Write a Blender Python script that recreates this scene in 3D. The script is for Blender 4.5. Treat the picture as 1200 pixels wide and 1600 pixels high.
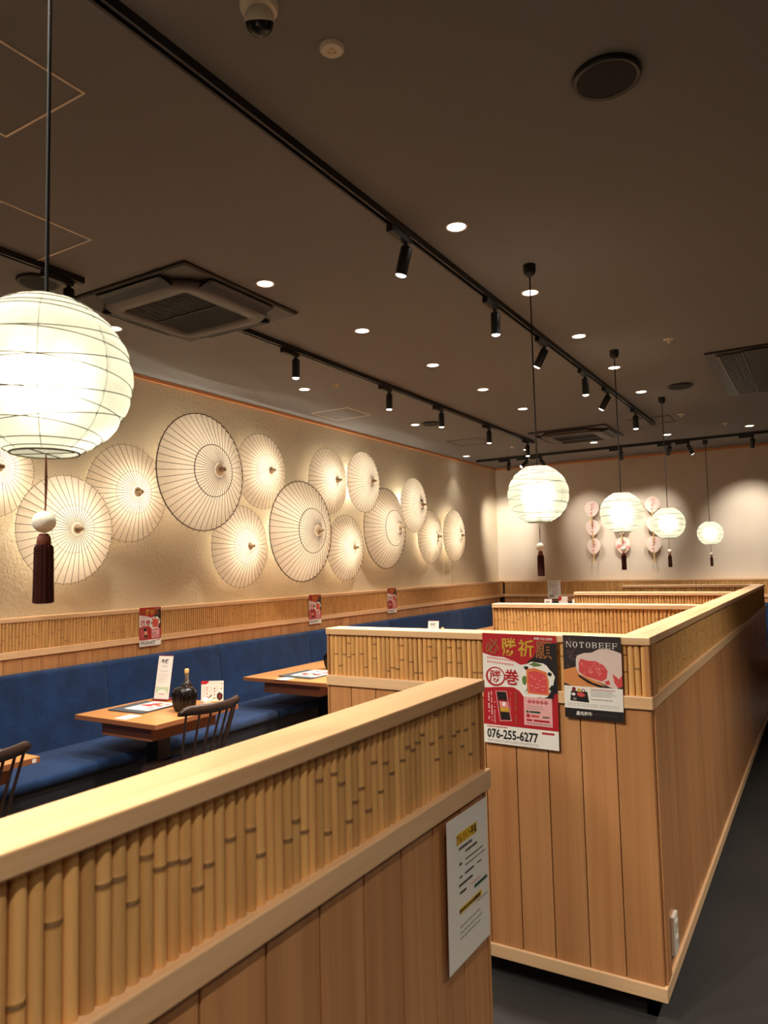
import bpy, bmesh, math, random
from mathutils import Vector, Matrix
random.seed(7)
SC = bpy.context.scene
COL = SC.collection
PI = math.pi
for o in list(bpy.data.objects): bpy.data.objects.remove(o)

# ------------------------------------------------------------------ camera
F_PX, YAW, PITCH, ROLL, EYE = 1135.573, 0.543225519, 0.074391657, -0.0232411682, 1.57
def cam_axes():
    cy, sy, cp, sp = math.cos(YAW), math.sin(YAW), math.cos(PITCH), math.sin(PITCH)
    fw = Vector((-sy*cp, cy*cp, sp)); rt = Vector((cy, sy, 0)); up = rt.cross(fw)
    cr, sr = math.cos(ROLL), math.sin(ROLL)
    return cr*rt + sr*up, -sr*rt + cr*up, fw
_r, _u, _f = cam_axes()
cd = bpy.data.cameras.new('camera'); cam = bpy.data.objects.new('camera', cd); COL.objects.link(cam)
cam.matrix_world = Matrix(((_r.x, _u.x, -_f.x, 0), (_r.y, _u.y, -_f.y, 0), (_r.z, _u.z, -_f.z, EYE), (0, 0, 0, 1)))
cd.sensor_fit = 'HORIZONTAL'; cd.sensor_width = 36; cd.lens = 36*F_PX/1200
cd.clip_start = 0.02; cd.clip_end = 60
cd.dof.use_dof = True; cd.dof.focus_distance = 4.0; cd.dof.aperture_fstop = 11
SC.camera = cam
# ------------------------------------------------------------------ world, exposure
wd = bpy.data.worlds.new('world'); SC.world = wd; wd.use_nodes = True
wd.node_tree.nodes['Background'].inputs[0].default_value = (1, .85, .7, 1)
wd.node_tree.nodes['Background'].inputs[1].default_value = 0.01
SC.view_settings.view_transform = 'Standard'; SC.view_settings.look = 'None'
SC.view_settings.gamma = 1; SC.view_settings.use_curve_mapping = False
SC.view_settings.exposure = 0.75
SC.cycles.use_denoising = True
SC.cycles.max_bounces = 8; SC.cycles.diffuse_bounces = 5; SC.cycles.transmission_bounces = 6
SC.cycles.sample_clamp_indirect = 4; SC.cycles.caustics_reflective = False; SC.cycles.caustics_refractive = False
# lamp settings
WARM = (1.0, .90, .78)
UMB_COL = (1.0, .90, .72)
E_DOWN, E_TRACK, E_WALL, E_UMB, E_GLOBE = 112.0, 72.0, 62.0, 3.6, 2.6

def lamp_spot(name, loc, target, energy, size, blend=.5, radius=.03, color=WARM, parent=None):
    l = bpy.data.lights.new(name, 'SPOT'); l.energy = energy; l.spot_size = math.radians(size); l.spot_blend = blend
    l.shadow_soft_size = radius; l.color = color
    o = bpy.data.objects.new(name, l); COL.objects.link(o); o.location = loc
    d = Vector(target) - Vector(loc); o.rotation_euler = d.to_track_quat('-Z', 'Y').to_euler()
    return o
def lamp_point(name, loc, energy, radius, color):
    l = bpy.data.lights.new(name, 'POINT'); l.energy = energy; l.shadow_soft_size = radius; l.color = color
    o = bpy.data.objects.new(name, l); COL.objects.link(o); o.location = loc
    return o

# ------------------------------------------------------------------ materials
def S(r, g, b):
    f = lambda c: (c/255/12.92) if c/255 <= .04045 else ((c/255+.055)/1.055)**2.4
    return (f(r), f(g), f(b), 1)
def base_mat(name):
    m = bpy.data.materials.new(name); m.use_nodes = True
    nt = m.node_tree; return m, nt, nt.nodes['Principled BSDF'], nt.nodes, nt.links
def pm(name, col, rough=.5, metal=0, spec=.5, bump=0, bscale=200):
    m, nt, p, N, L = base_mat(name)
    p.inputs['Base Color'].default_value = col; p.inputs['Roughness'].default_value = rough
    p.inputs['Metallic'].default_value = metal; p.inputs['Specular IOR Level'].default_value = spec
    if bump:
        tc = N.new('ShaderNodeTexCoord'); n = N.new('ShaderNodeTexNoise'); n.inputs['Scale'].default_value = bscale
        n.inputs['Detail'].default_value = 4; b = N.new('ShaderNodeBump'); b.inputs['Strength'].default_value = bump
        b.inputs['Distance'].default_value = .01
        L.new(tc.outputs['Object'], n.inputs['Vector']); L.new(n.outputs[0], b.inputs['Height']); L.new(b.outputs[0], p.inputs['Normal'])
    return m
def emis(name, col, s):
    m, nt, p, N, L = base_mat(name)
    p.inputs['Base Color'].default_value = (0, 0, 0, 1); p.inputs['Emission Color'].default_value = col
    p.inputs['Emission Strength'].default_value = s
    return m
def wood(name, c1, c2, axis, rough=.45, vary=.12, fine=38.0):
    m, nt, p, N, L = base_mat(name)
    tc = N.new('ShaderNodeTexCoord'); oi = N.new('ShaderNodeObjectInfo'); add = N.new('ShaderNodeVectorMath'); add.operation = 'ADD'
    mul = N.new('ShaderNodeMath'); mul.operation = 'MULTIPLY'; mul.inputs[1].default_value = 37.0
    L.new(oi.outputs['Random'], mul.inputs[0]); L.new(tc.outputs['Object'], add.inputs[0]); L.new(mul.outputs[0], add.inputs[1])
    mp = N.new('ShaderNodeMapping'); s = [fine]*3; s['xyz'.index(axis)] = .9; mp.inputs['Scale'].default_value = s
    L.new(add.outputs[0], mp.inputs['Vector'])
    n1 = N.new('ShaderNodeTexNoise'); n1.inputs['Scale'].default_value = 1.0; n1.inputs['Detail'].default_value = 5; n1.inputs['Distortion'].default_value = .4
    L.new(mp.outputs[0], n1.inputs['Vector'])
    mp2 = N.new('ShaderNodeMapping'); s = [6.0]*3; s['xyz'.index(axis)] = .5; mp2.inputs['Scale'].default_value = s
    L.new(add.outputs[0], mp2.inputs['Vector'])
    n2 = N.new('ShaderNodeTexNoise'); n2.inputs['Scale'].default_value = 1.0; n2.inputs['Detail'].default_value = 2
    L.new(mp2.outputs[0], n2.inputs['Vector'])
    mx = N.new('ShaderNodeMath'); mx.operation = 'MULTIPLY_ADD'; mx.inputs[1].default_value = .55
    sc = N.new('ShaderNodeMath'); sc.operation = 'MULTIPLY'; sc.inputs[1].default_value = .45
    L.new(n2.outputs[0], sc.inputs[0]); L.new(n1.outputs[0], mx.inputs[0]); L.new(sc.outputs[0], mx.inputs[2])
    cr = N.new('ShaderNodeValToRGB'); cr.color_ramp.elements[0].position = .36; cr.color_ramp.elements[1].position = .62
    cr.color_ramp.elements[0].color = c2; cr.color_ramp.elements[1].color = c1
    L.new(mx.outputs[0], cr.inputs[0])
    hs = N.new('ShaderNodeHueSaturation'); mr = N.new('ShaderNodeMapRange')
    mr.inputs['To Min'].default_value = 1-vary; mr.inputs['To Max'].default_value = 1+vary*.6
    L.new(oi.outputs['Random'], mr.inputs['Value']); L.new(mr.outputs[0], hs.inputs['Value']); L.new(cr.outputs[0], hs.inputs['Color'])
    L.new(hs.outputs[0], p.inputs['Base Color']); p.inputs['Roughness'].default_value = rough
    b = N.new('ShaderNodeBump'); b.inputs['Strength'].default_value = .08; b.inputs['Distance'].default_value = .003
    L.new(n1.outputs[0], b.inputs['Height']); L.new(b.outputs[0], p.inputs['Normal'])
    return m
def bamboo_mat(name, c1, c2, rnd=True):
    m, nt, p, N, L = base_mat(name)
    tc = N.new('ShaderNodeTexCoord'); oi = N.new('ShaderNodeObjectInfo'); mp = N.new('ShaderNodeMapping')
    mp.inputs['Scale'].default_value = (46, 46, 3.0)
    add = N.new('ShaderNodeVectorMath'); add.operation = 'ADD'; mul = N.new('ShaderNodeMath'); mul.operation = 'MULTIPLY'; mul.inputs[1].default_value = 11.0
    L.new(oi.outputs['Random'], mul.inputs[0]); L.new(tc.outputs['Object'], add.inputs[0]); L.new(mul.outputs[0], add.inputs[1])
    L.new(add.outputs[0], mp.inputs['Vector'])
    n = N.new('ShaderNodeTexNoise'); n.inputs['Scale'].default_value = 1; n.inputs['Detail'].default_value = 3
    L.new(mp.outputs[0], n.inputs['Vector'])
    cr = N.new('ShaderNodeValToRGB'); cr.color_ramp.elements[0].position = .32; cr.color_ramp.elements[1].position = .6
    cr.color_ramp.elements[0].color = c2; cr.color_ramp.elements[1].color = c1
    L.new(n.outputs[0], cr.inputs[0])
    hs = N.new('ShaderNodeHueSaturation'); mr = N.new('ShaderNodeMapRange'); mr.inputs['To Min'].default_value = .78; mr.inputs['To Max'].default_value = 1.1
    L.new(oi.outputs['Random'], mr.inputs['Value']); L.new(mr.outputs[0], hs.inputs['Value']); L.new(cr.outputs[0], hs.inputs['Color'])
    L.new(hs.outputs[0], p.inputs['Base Color']); p.inputs['Roughness'].default_value = .38
    return m
def plaster(name, c1, c2, bump=.35, scale=38):
    m, nt, p, N, L = base_mat(name)
    tc = N.new('ShaderNodeTexCoord'); n = N.new('ShaderNodeTexNoise'); n.inputs['Scale'].default_value = scale; n.inputs['Detail'].default_value = 5; n.inputs['Roughness'].default_value = .62
    L.new(tc.outputs['Object'], n.inputs['Vector'])
    n2 = N.new('ShaderNodeTexNoise'); n2.inputs['Scale'].default_value = 1.6; L.new(tc.outputs['Object'], n2.inputs['Vector'])
    cr = N.new('ShaderNodeValToRGB'); cr.color_ramp.elements[0].position = .35; cr.color_ramp.elements[1].position = .65
    cr.color_ramp.elements[0].color = c2; cr.color_ramp.elements[1].color = c1
    L.new(n2.outputs[0], cr.inputs[0]); L.new(cr.outputs[0], p.inputs['Base Color']); p.inputs['Roughness'].default_value = .9
    b = N.new('ShaderNodeBump'); b.inputs['Strength'].default_value = bump; b.inputs['Distance'].default_value = .012
    L.new(n.outputs[0], b.inputs['Height']); L.new(b.outputs[0], p.inputs['Normal'])
    return m
def fabric(name, c1, c2):
    m, nt, p, N, L = base_mat(name)
    tc = N.new('ShaderNodeTexCoord'); n = N.new('ShaderNodeTexNoise'); n.inputs['Scale'].default_value = 160; n.inputs['Detail'].default_value = 3
    n2 = N.new('ShaderNodeTexNoise'); n2.inputs['Scale'].default_value = 7; n2.inputs['Detail'].default_value = 3
    L.new(tc.outputs['Object'], n.inputs['Vector']); L.new(tc.outputs['Object'], n2.inputs['Vector'])
    ad = N.new('ShaderNodeMath'); ad.operation = 'MULTIPLY_ADD'; ad.inputs[1].default_value = .6; h = N.new('ShaderNodeMath'); h.operation = 'MULTIPLY'; h.inputs[1].default_value = .4
    L.new(n2.outputs[0], h.inputs[0]); L.new(n.outputs[0], ad.inputs[0]); L.new(h.outputs[0], ad.inputs[2])
    cr = N.new('ShaderNodeValToRGB'); cr.color_ramp.elements[0].position = .4; cr.color_ramp.elements[1].position = .62
    cr.color_ramp.elements[0].color = c2; cr.color_ramp.elements[1].color = c1
    L.new(ad.outputs[0], cr.inputs[0]); L.new(cr.outputs[0], p.inputs['Base Color']); p.inputs['Roughness'].default_value = .85
    p.inputs['Specular IOR Level'].default_value = .25; p.inputs['Sheen Weight'].default_value = .08
    b = N.new('ShaderNodeBump'); b.inputs['Strength'].default_value = .15; b.inputs['Distance'].default_value = .004
    L.new(n.outputs[0], b.inputs['Height']); L.new(b.outputs[0], p.inputs['Normal'])
    return m
def paper_mat(name, col, trans, hot=0.0):
    m = bpy.data.materials.new(name); m.use_nodes = True; nt = m.node_tree; N = nt.nodes; L = nt.links; N.clear()
    out = N.new('ShaderNodeOutputMaterial'); d = N.new('ShaderNodeBsdfDiffuse'); t = N.new('ShaderNodeBsdfTranslucent'); mx = N.new('ShaderNodeMixShader')
    tc = N.new('ShaderNodeTexCoord'); n = N.new('ShaderNodeTexNoise'); n.inputs['Scale'].default_value = 55; n.inputs['Detail'].default_value = 4
    cr = N.new('ShaderNodeValToRGB'); cr.color_ramp.elements[0].position = .3; cr.color_ramp.elements[1].position = .7
    cr.color_ramp.elements[0].color = (col[0]*.93, col[1]*.92, col[2]*.9, 1); cr.color_ramp.elements[1].color = col
    L.new(tc.outputs['Object'], n.inputs['Vector']); L.new(n.outputs[0], cr.inputs[0])
    L.new(cr.outputs[0], d.inputs[0]); L.new(cr.outputs[0], t.inputs[0])
    mx.inputs[0].default_value = trans; L.new(d.outputs[0], mx.inputs[1]); L.new(t.outputs[0], mx.inputs[2])
    last = mx
    if hot:
        r = N.new('ShaderNodeBsdfRefraction'); r.inputs['Roughness'].default_value = .75; r.inputs['IOR'].default_value = 1.25
        L.new(cr.outputs[0], r.inputs[0]); m2 = N.new('ShaderNodeMixShader'); m2.inputs[0].default_value = hot
        L.new(mx.outputs[0], m2.inputs[1]); L.new(r.outputs[0], m2.inputs[2]); last = m2
    L.new(last.outputs[0], out.inputs[0])
    return m

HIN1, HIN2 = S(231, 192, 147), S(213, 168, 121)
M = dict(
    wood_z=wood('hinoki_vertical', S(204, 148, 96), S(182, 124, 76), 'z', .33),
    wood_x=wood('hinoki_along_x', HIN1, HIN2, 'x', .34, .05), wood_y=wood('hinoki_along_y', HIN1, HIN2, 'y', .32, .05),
    trim=pm('cedar_trim', S(206, 140, 88), .5),
    table=wood('table_laminate', S(196, 138, 84), S(180, 122, 70), 'x', .32, .04, 25),
    table_edge=pm('table_edge_wood', S(150, 92, 56), .45),
    dark_wood=wood('dark_stained_wood', S(58, 40, 32), S(42, 28, 22), 'x', .4, .05),
    bamboo=bamboo_mat('split_bamboo', S(230, 178, 110), S(208, 154, 92)),
    node=pm('bamboo_node', S(112, 78, 42), .6), node_pale=pm('pale_bamboo_node', S(138, 98, 54), .6), joint=pm('dark_joint', S(60, 38, 22), .9),
    plaster=plaster('trowelled_plaster', S(216, 203, 176), S(208, 194, 166), .5),
    plaster_back=plaster('smooth_plaster', S(214, 202, 184), S(208, 195, 176), .1, 60),
    ceiling=pm('dark_ceiling_paint', S(126, 125, 126), .85, bump=.03, bscale=90),
    floor=plaster('dark_floor_tile', S(46, 43, 40), S(38, 36, 33), .05, 20),
    black=pm('black_paint', S(22, 21, 20), .45), black_matt=pm('matt_black', S(16, 15, 14), .8),
    kick=pm('toe_kick_black', S(14, 13, 12), .8),
    ac_dark=pm('brown_plastic', S(44, 36, 32), .5), ac_mid=pm('brown_plastic_light', S(62, 50, 44), .45), ac_black=pm('louver_black', S(10, 9, 9), .6),
    white=pm('white_plastic', S(232, 224, 208), .4), white_paper=pm('white_paper', S(232, 228, 218), .7),
    hatch=pm('hatch_frame', S(244, 228, 208), .5), amber=pm('amber_lens', S(226, 190, 90), .3),
    blue=fabric('navy_fabric', S(22, 52, 94), S(13, 33, 62)), blue_side=pm('dark_vinyl', S(20, 22, 28), .7),
    umb=paper_mat('umbrella_paper', S(240, 228, 212), .5), globe=paper_mat('lantern_paper', S(182, 182, 172), .6, .35),
    rib=pm('bamboo_rib', S(92, 70, 46), .7), rim=pm('rim_thread', S(78, 58, 40), .8), hub=pm('hub_wood', S(196, 168, 134), .6),
    wire=pm('lantern_wire', S(96, 92, 74), .8), cord=pm('grey_cord', S(14, 13, 12), .9, 0, .2),
    bead=pm('white_bead', S(250, 246, 232), .25), tassel=pm('brown_tassel', S(58, 22, 14), .9, 0, .2, bump=.6, bscale=300), braid=pm('brown_braid', S(110, 52, 30), .7),
    lens=emis('lamp_lens', (1, .93, .82, 1), 9.0), lens_spot=emis('spot_lens', (1, .93, .84, 1), 5.0), bulb_e=emis('umbrella_bulb', (1, .85, .6, 1), 4.0),
    red=pm('print_red', S(176, 24, 34), .5), red2=pm('print_red_bright', S(206, 60, 52), .5), dkred=pm('print_dark_red', S(120, 16, 24), .5),
    pblack=pm('print_black', S(24, 20, 20), .5), pbrown=pm('print_brown', S(44, 34, 34), .5), pbrown2=pm('print_brown_light', S(84, 62, 60), .5),
    gold=pm('print_gold', S(202, 162, 56), .45), gold2=pm('print_gold_dark', S(150, 96, 52), .5), pwhite=pm('print_white', S(236, 232, 222), .5), pink=pm('print_pink', S(232, 172, 168), .5),
    meat=pm('print_meat', S(212, 74, 74), .5), meat2=pm('print_meat_light', S(232, 138, 132), .5), crumb=pm('print_orange', S(222, 120, 64), .5),
    fat=pm('print_cream', S(224, 200, 188), .5), board=pm('print_board', S(214, 138, 76), .5), green=pm('print_green', S(90, 122, 56), .5), dgreen=pm('print_dark_green', S(32, 74, 60), .5),
    yellow=pm('print_yellow', S(236, 186, 40), .5), grey=pm('print_grey', S(140, 134, 126), .5), pgreen=pm('print_pale_green', S(190, 208, 170), .5),
    fan=paper_mat('fan_paper', S(246, 228, 218), .15), fan_red=pm('fan_red_print', S(208, 84, 82), .6), fan_wood=pm('fan_handle_wood', S(224, 186, 128), .5),
    folder=pm('grey_folder', S(74, 80, 84), .5), maroon=pm('maroon_edge', S(112, 30, 40), .5),
    ceramic=pm('black_glaze', S(9, 8, 8), .22, 0, .35), cork=pm('pale_cap', S(216, 168, 104), .5), brown_glass=pm('dark_bottle', S(30, 18, 12), .08),
    cup=pm('white_cup', S(234, 228, 216), .35), sauce=pm('tan_coaster', S(226, 140, 60), .5),
)
gl = bpy.data.materials.new('clear_glass'); gl.use_nodes = True
g = gl.node_tree.nodes['Principled BSDF']; g.inputs['Transmission Weight'].default_value = 1; g.inputs['Roughness'].default_value = .03; g.inputs['Base Color'].default_value = (.95, .96, .95, 1)
M['glass'] = gl
g2 = pm('amber_glass', S(214, 190, 150), .05); g2.node_tree.nodes['Principled BSDF'].inputs['Transmission Weight'].default_value = .85; M['neck_glass'] = g2

# ------------------------------------------------------------------ mesh builder
class MB:
    def __init__(s): s.v = []; s.f = []; s.m = []; s.sm = []
    def add(s, vs, fs, mi=0, smooth=False):
        n = len(s.v); s.v += [tuple(v) for v in vs]
        for f in fs: s.f.append([i+n for i in f]); s.m.append(mi); s.sm.append(smooth)
        return s
    def box(s, x0, y0, z0, x1, y1, z1, mi=0):
        x0, x1 = min(x0, x1), max(x0, x1); y0, y1 = min(y0, y1), max(y0, y1); z0, z1 = min(z0, z1), max(z0, z1)
        return s.add([(x0, y0, z0), (x1, y0, z0), (x1, y1, z0), (x0, y1, z0), (x0, y0, z1), (x1, y0, z1), (x1, y1, z1), (x0, y1, z1)],
              [(3, 2, 1, 0), (4, 5, 6, 7), (0, 1, 5, 4), (1, 2, 6, 5), (2, 3, 7, 6), (3, 0, 4, 7)], mi)
    def loft(s, rings, mi=0, smooth=True, cap0=True, cap1=True, closed=True):
        n = len(rings[0]); vs = [p for r in rings for p in r]; fs = []
        for i in range(len(rings)-1):
            for j in range(n if closed else n-1):
                k = (j+1) % n; fs.append((i*n+j, i*n+k, (i+1)*n+k, (i+1)*n+j))
        s.add(vs, fs, mi, smooth)
        if cap0: s.add(rings[0], [tuple(range(n))[::-1]], mi)
        if cap1: s.add(rings[-1], [tuple(range(n))], mi)
        return s
    def lathe(s, prof, c=(0, 0, 0), n=20, mi=0, smooth=True, cap0=True, cap1=True):
        rings = [[(c[0]+r*math.cos(2*PI*k/n), c[1]+r*math.sin(2*PI*k/n), c[2]+z) for k in range(n)] for r, z in prof]
        return s.loft(rings, mi, smooth, cap0, cap1)
    def tube(s, pts, r, n=8, mi=0, caps=True):
        pts = [Vector(p) for p in pts]; rs = r if isinstance(r, (list, tuple)) else [r]*len(pts); rings = []
        a = None
        for i, p in enumerate(pts):
            t = (pts[min(i+1, len(pts)-1)] - pts[max(i-1, 0)]).normalized()
            if a is None: a = t.cross(Vector((0, 0, 1)) if abs(t.z) < .9 else Vector((1, 0, 0))).normalized()
            a = (a - t*a.dot(t)).normalized(); b = t.cross(a)
            rings.append([p + rs[i]*(math.cos(2*PI*k/n)*a + math.sin(2*PI*k/n)*b) for k in range(n)])
        return s.loft(rings, mi, True, caps, caps)
    def ring(s, pts, r, n=6, mi=0):
        pts = [Vector(p) for p in pts]; m = len(pts); rings = []
        nrm = (pts[0]-pts[m//3]).cross(pts[m//2]-pts[m//3]).normalized()
        for i in range(m):
            t = (pts[(i+1) % m]-pts[i-1]).normalized(); a = nrm; b = t.cross(a).normalized()
            rings.append([pts[i] + r*(math.cos(2*PI*k/n)*a+math.sin(2*PI*k/n)*b) for k in range(n)])
        vs = [p for q in rings for p in q]; fs = []
        for i in range(m):
            for j in range(n):
                k = (j+1) % n; i2 = (i+1) % m; fs.append((i*n+j, i2*n+j, i2*n+k, i*n+k))
        return s.add(vs, fs, mi, True)
def rr(cx, cy, w, h, r, z, n=5):
    out = []
    for sx, sy, a0 in ((1, 1, 0), (-1, 1, 90), (-1, -1, 180), (1, -1, 270)):
        for k in range(n+1):
            a = math.radians(a0+90*k/n); out.append((cx+sx*(w/2-r)+r*math.cos(a), cy+sy*(h/2-r)+r*math.sin(a), z))
    return out

W = {}
def obj(name, mb, mats, parent=None, origin=None, bevel=0, kind=None):
    if not isinstance(mats, (list, tuple)): mats = [mats]
    if origin is None:
        xs = [v[0] for v in mb.v]; ys = [v[1] for v in mb.v]; zs = [v[2] for v in mb.v]
        origin = ((min(xs)+max(xs))/2, (min(ys)+max(ys))/2, min(zs))
    og = Vector(origin)
    me = bpy.data.meshes.new(name); me.from_pydata([Vector(v)-og for v in mb.v], [], mb.f)
    for m in mats: me.materials.append(M[m] if isinstance(m, str) else m)
    me.polygons.foreach_set('material_index', mb.m); me.polygons.foreach_set('use_smooth', mb.sm); me.update()
    o = bpy.data.objects.new(name, me); COL.objects.link(o)
    place(o, og, parent)
    if bevel:
        b = o.modifiers.new('bevel', 'BEVEL'); b.width = bevel; b.segments = 2; b.limit_method = 'ANGLE'
    if kind: o['kind'] = kind
    return o
def place(o, og, parent):
    W[o] = Vector(og)
    if parent is not None: o.parent = parent; o.location = W[o] - W[parent]
    else: o.location = og
def inst(name, mesh, loc, parent):
    o = bpy.data.objects.new(name, mesh); COL.objects.link(o); place(o, Vector(loc), parent); return o
def tag(o, label, cat, group=None, kind=None):
    o['label'] = label; o['category'] = cat
    if group: o['group'] = group
    if kind: o['kind'] = kind
    return o
def thing(name, label, cat, loc=(0, 0, 0), group=None):
    o = bpy.data.objects.new(name, None); COL.objects.link(o); o.empty_display_size = .05
    o.location = loc; W[o] = Vector(loc); return tag(o, label, cat, group)
def dup(o, parent=None):
    c = o.copy(); COL.objects.link(c); c.parent = parent
    for ch in list(o.children): dup(ch, c)
    return c
def dup_at(o, loc, rz=None, label=None):
    c = dup(o); c.location = loc
    if rz is not None: c.rotation_euler = (0, 0, rz)
    if label: c['label'] = label
    return c
def struct(name, mb, mats, kind='structure', **k):
    o = obj(name, mb, mats, **k); o['kind'] = kind; return o
ORD = ['first', 'second', 'third', 'fourth', 'fifth', 'sixth', 'seventh', 'eighth', 'ninth', 'tenth', 'eleventh', 'twelfth', 'thirteenth', 'fourteenth']

# ------------------------------------------------------------------ room shell
CEIL, XW, YB = 3.09, -4.45, 10.85
XR, YF = 3.2, -3.2
struct('floor', MB().box(XW-.1, YF-.1, -.1, XR+.1, YB+.1, 0), 'floor')
struct('ceiling', MB().box(XW-.1, YF-.1, CEIL, XR+.1, YB+.1, CEIL+.1), 'ceiling')
wall_left = struct('wall_left', MB().box(XW-.1, YF-.1, 0, XW, YB+.1, CEIL), 'plaster')
wall_back = struct('wall_back', MB().box(XW, YB, 0, XR, YB+.1, CEIL), 'plaster_back')
struct('wall_right', MB().box(XR, YF-.1, 0, XR+.1, YB+.1, CEIL), 'plaster_back')
struct('wall_front', MB().box(XW, YF-.1, 0, XR, YF, CEIL), 'plaster_back')
struct('trim_1', MB().box(XW, YF, CEIL-.03, XW+.018, YB, CEIL-.004), 'trim')
struct('trim_2', MB().box(XW+.018, YB-.018, CEIL-.035, XR, YB, CEIL-.004), 'trim')

# ------------------------------------------------------------------ bamboo strips
def bamboo_mb(height, r, nodes, seg=8, half=True, mb=None, base=(0, 0, 0), ax='x', mi0=0, mi1=1, lean=0.0):
    """half-round bamboo stick standing on base; front of the half-round faces -y (ax 'x') or +x (ax 'y')"""
    mb = mb or MB()
    prof = [(0, 1.0, mi0)]
    for h in sorted(nodes):
        prof += [(h-.006, 1.0, mi0), (h-.003, 1.09, mi0), (h-.0014, 1.06, mi1), (h-.0002, .97, mi1), (h+.001, 1.06, mi0), (h+.0022, 1.08, mi0), (h+.003, 1.05, mi1), (h+.0036, 1.02, mi0), (h+.009, 1.0, mi0)]
    prof.append((height, .99, mi0))
    rings = []
    for z, k, _ in prof:
        rg = []
        for j in range(seg+1):
            a = PI*j/seg; u = -math.cos(a)*r*k; w = math.sin(a)*r*k
            u += lean*z
            rg.append((base[0]+u, base[1]-w, base[2]+z) if ax == 'x' else (base[0]+w, base[1]+u, base[2]+z))
        rings.append(rg)
    n = seg+1
    for i in range(len(rings)-1):
        mb.add(rings[i]+rings[i+1], [(j, j+1, n+j+1, n+j) for j in range(seg)], prof[i+1][2] if prof[i+1][2] == prof[i][2] or True else mi0, True)
    mb.add(rings[-1], [tuple(range(n))], mi0)
    return mb
def rnd_nodes(h, p=.88):
    out = []
    if random.random() < p: out.append(random.uniform(.012, h-.012))
    if out and random.random() < .22:
        q = random.uniform(.012, h-.012)
        if abs(q-out[0]) > .05: out.append(q)
    return out
def bamboo_variants(height, r, ax, n=14):
    res = []
    for i in range(n):
        mb = bamboo_mb(height, r*random.uniform(.9, 1.06), rnd_nodes(height), ax=ax, lean=random.uniform(-.006, .006))
        me = bpy.data.meshes.new('bamboo_pole'); me.from_pydata(mb.v, [], mb.f)
        me.materials.append(M['bamboo']); me.materials.append(M['node'])
        me.polygons.foreach_set('material_index', mb.m); me.polygons.foreach_set('use_smooth', mb.sm); me.update(); res.append(me)
    return res
def bamboo_row(name, parent, ax, fixed, a0, a1, z0, h, pitch, individual, seg=6, p=.8):
    n = int(round((a1-a0)/pitch)); pt = (a1-a0)/n
    if parent not in (wall_left, wall_back): obj('bamboo_backing', MB().box(a0, fixed+.001, z0, a1, fixed+.003, z0+h) if ax == 'x' else MB().box(fixed-.003, a0, z0, fixed-.001, a1, z0+h), 'joint', parent)
    if individual:
        var = bamboo_variants(h, pt*.485, ax)
        for i in range(n):
            a = a0+pt*(i+.5); loc = (a, fixed, z0) if ax == 'x' else (fixed, a, z0)
            inst('bamboo_pole', random.choice(var), loc, parent)
    else:
        mb = MB()
        for i in range(n):
            a = a0+pt*(i+.5); base = (a, fixed, z0) if ax == 'x' else (fixed, a, z0)
            bamboo_mb(h, pt*.475*random.uniform(.9, 1.04), rnd_nodes(h, p), seg, mb=mb, base=base, ax=ax, lean=random.uniform(-.006, .006))
        obj(name, mb, ['bamboo', 'node_pale'], parent, kind='stuff')
BZ0, BH = 1.094, .178      # bamboo band
# ------------------------------------------------------------------ wainscot of the left and back wall
XF = -4.33                 # front of the wainscot ledge on the left wall
obj('backing_board', MB().box(XW, YF, 0, XF-.03, YB-.121, 1.272), 'joint', wall_left)
obj('ledge', MB().box(XW, YF, 1.272, XF, YB-.0, 1.30), 'wood_y', wall_left, bevel=.003)
obj('lower_rail', MB().box(XF-.03, YF, 1.05, XF, YB-.12, BZ0), 'wood_y', wall_left, bevel=.003)
bamboo_row('bamboo_band', wall_left, 'y', XF-.0135, 1.5, YB-.13, BZ0, BH, .0225, False, 5)
pl = MB().box(-.012, -.0615, 0, .0, .0615, .35); plm = None
y = 1.5
while y < YB-.25:
    if plm is None:
        o = obj('plank', MB().box(XF-.03, y+.001, .78, XF-.012, y+.125, 1.05), 'wood_z', wall_left, bevel=.0015); plm = o.data; z0 = W[o].z; x0 = W[o].x
    else:
        o = inst('plank', plm, (x0, y+.063, z0), wall_left); b = o.modifiers.new('bevel', 'BEVEL'); b.width = .0015
    y += .1265
YBF = YB-.12
obj('backing_board', MB().box(XF-.03, YBF+.03, 0, XR, YB, 1.272), 'joint', wall_back)
obj('ledge', MB().box(XF+.001, YBF, 1.272, XR, YB, 1.30), 'wood_x', wall_back, bevel=.003)
obj('lower_rail', MB().box(XF+.001, YBF, 1.05, XR, YBF+.03, BZ0), 'wood_x', wall_back, bevel=.003)
bamboo_row('bamboo_band', wall_back, 'x', YBF+.0135, XF+.02, .6, BZ0, BH, .0225, False, 5)
plm = None; x = XF+.01
while x < .6:
    if plm is None:
        o = obj('plank', MB().box(x+.001, YBF+.012, .60, x+.125, YBF+.03, 1.05), 'wood_z', wall_back, bevel=.0015); plm = o.data; z0 = W[o].z; y0 = W[o].y
    else:
        o = inst('plank', plm, (x+.063, y0, z0), wall_back); b = o.modifiers.new('bevel', 'BEVEL'); b.width = .0015
    x += .1265

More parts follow.
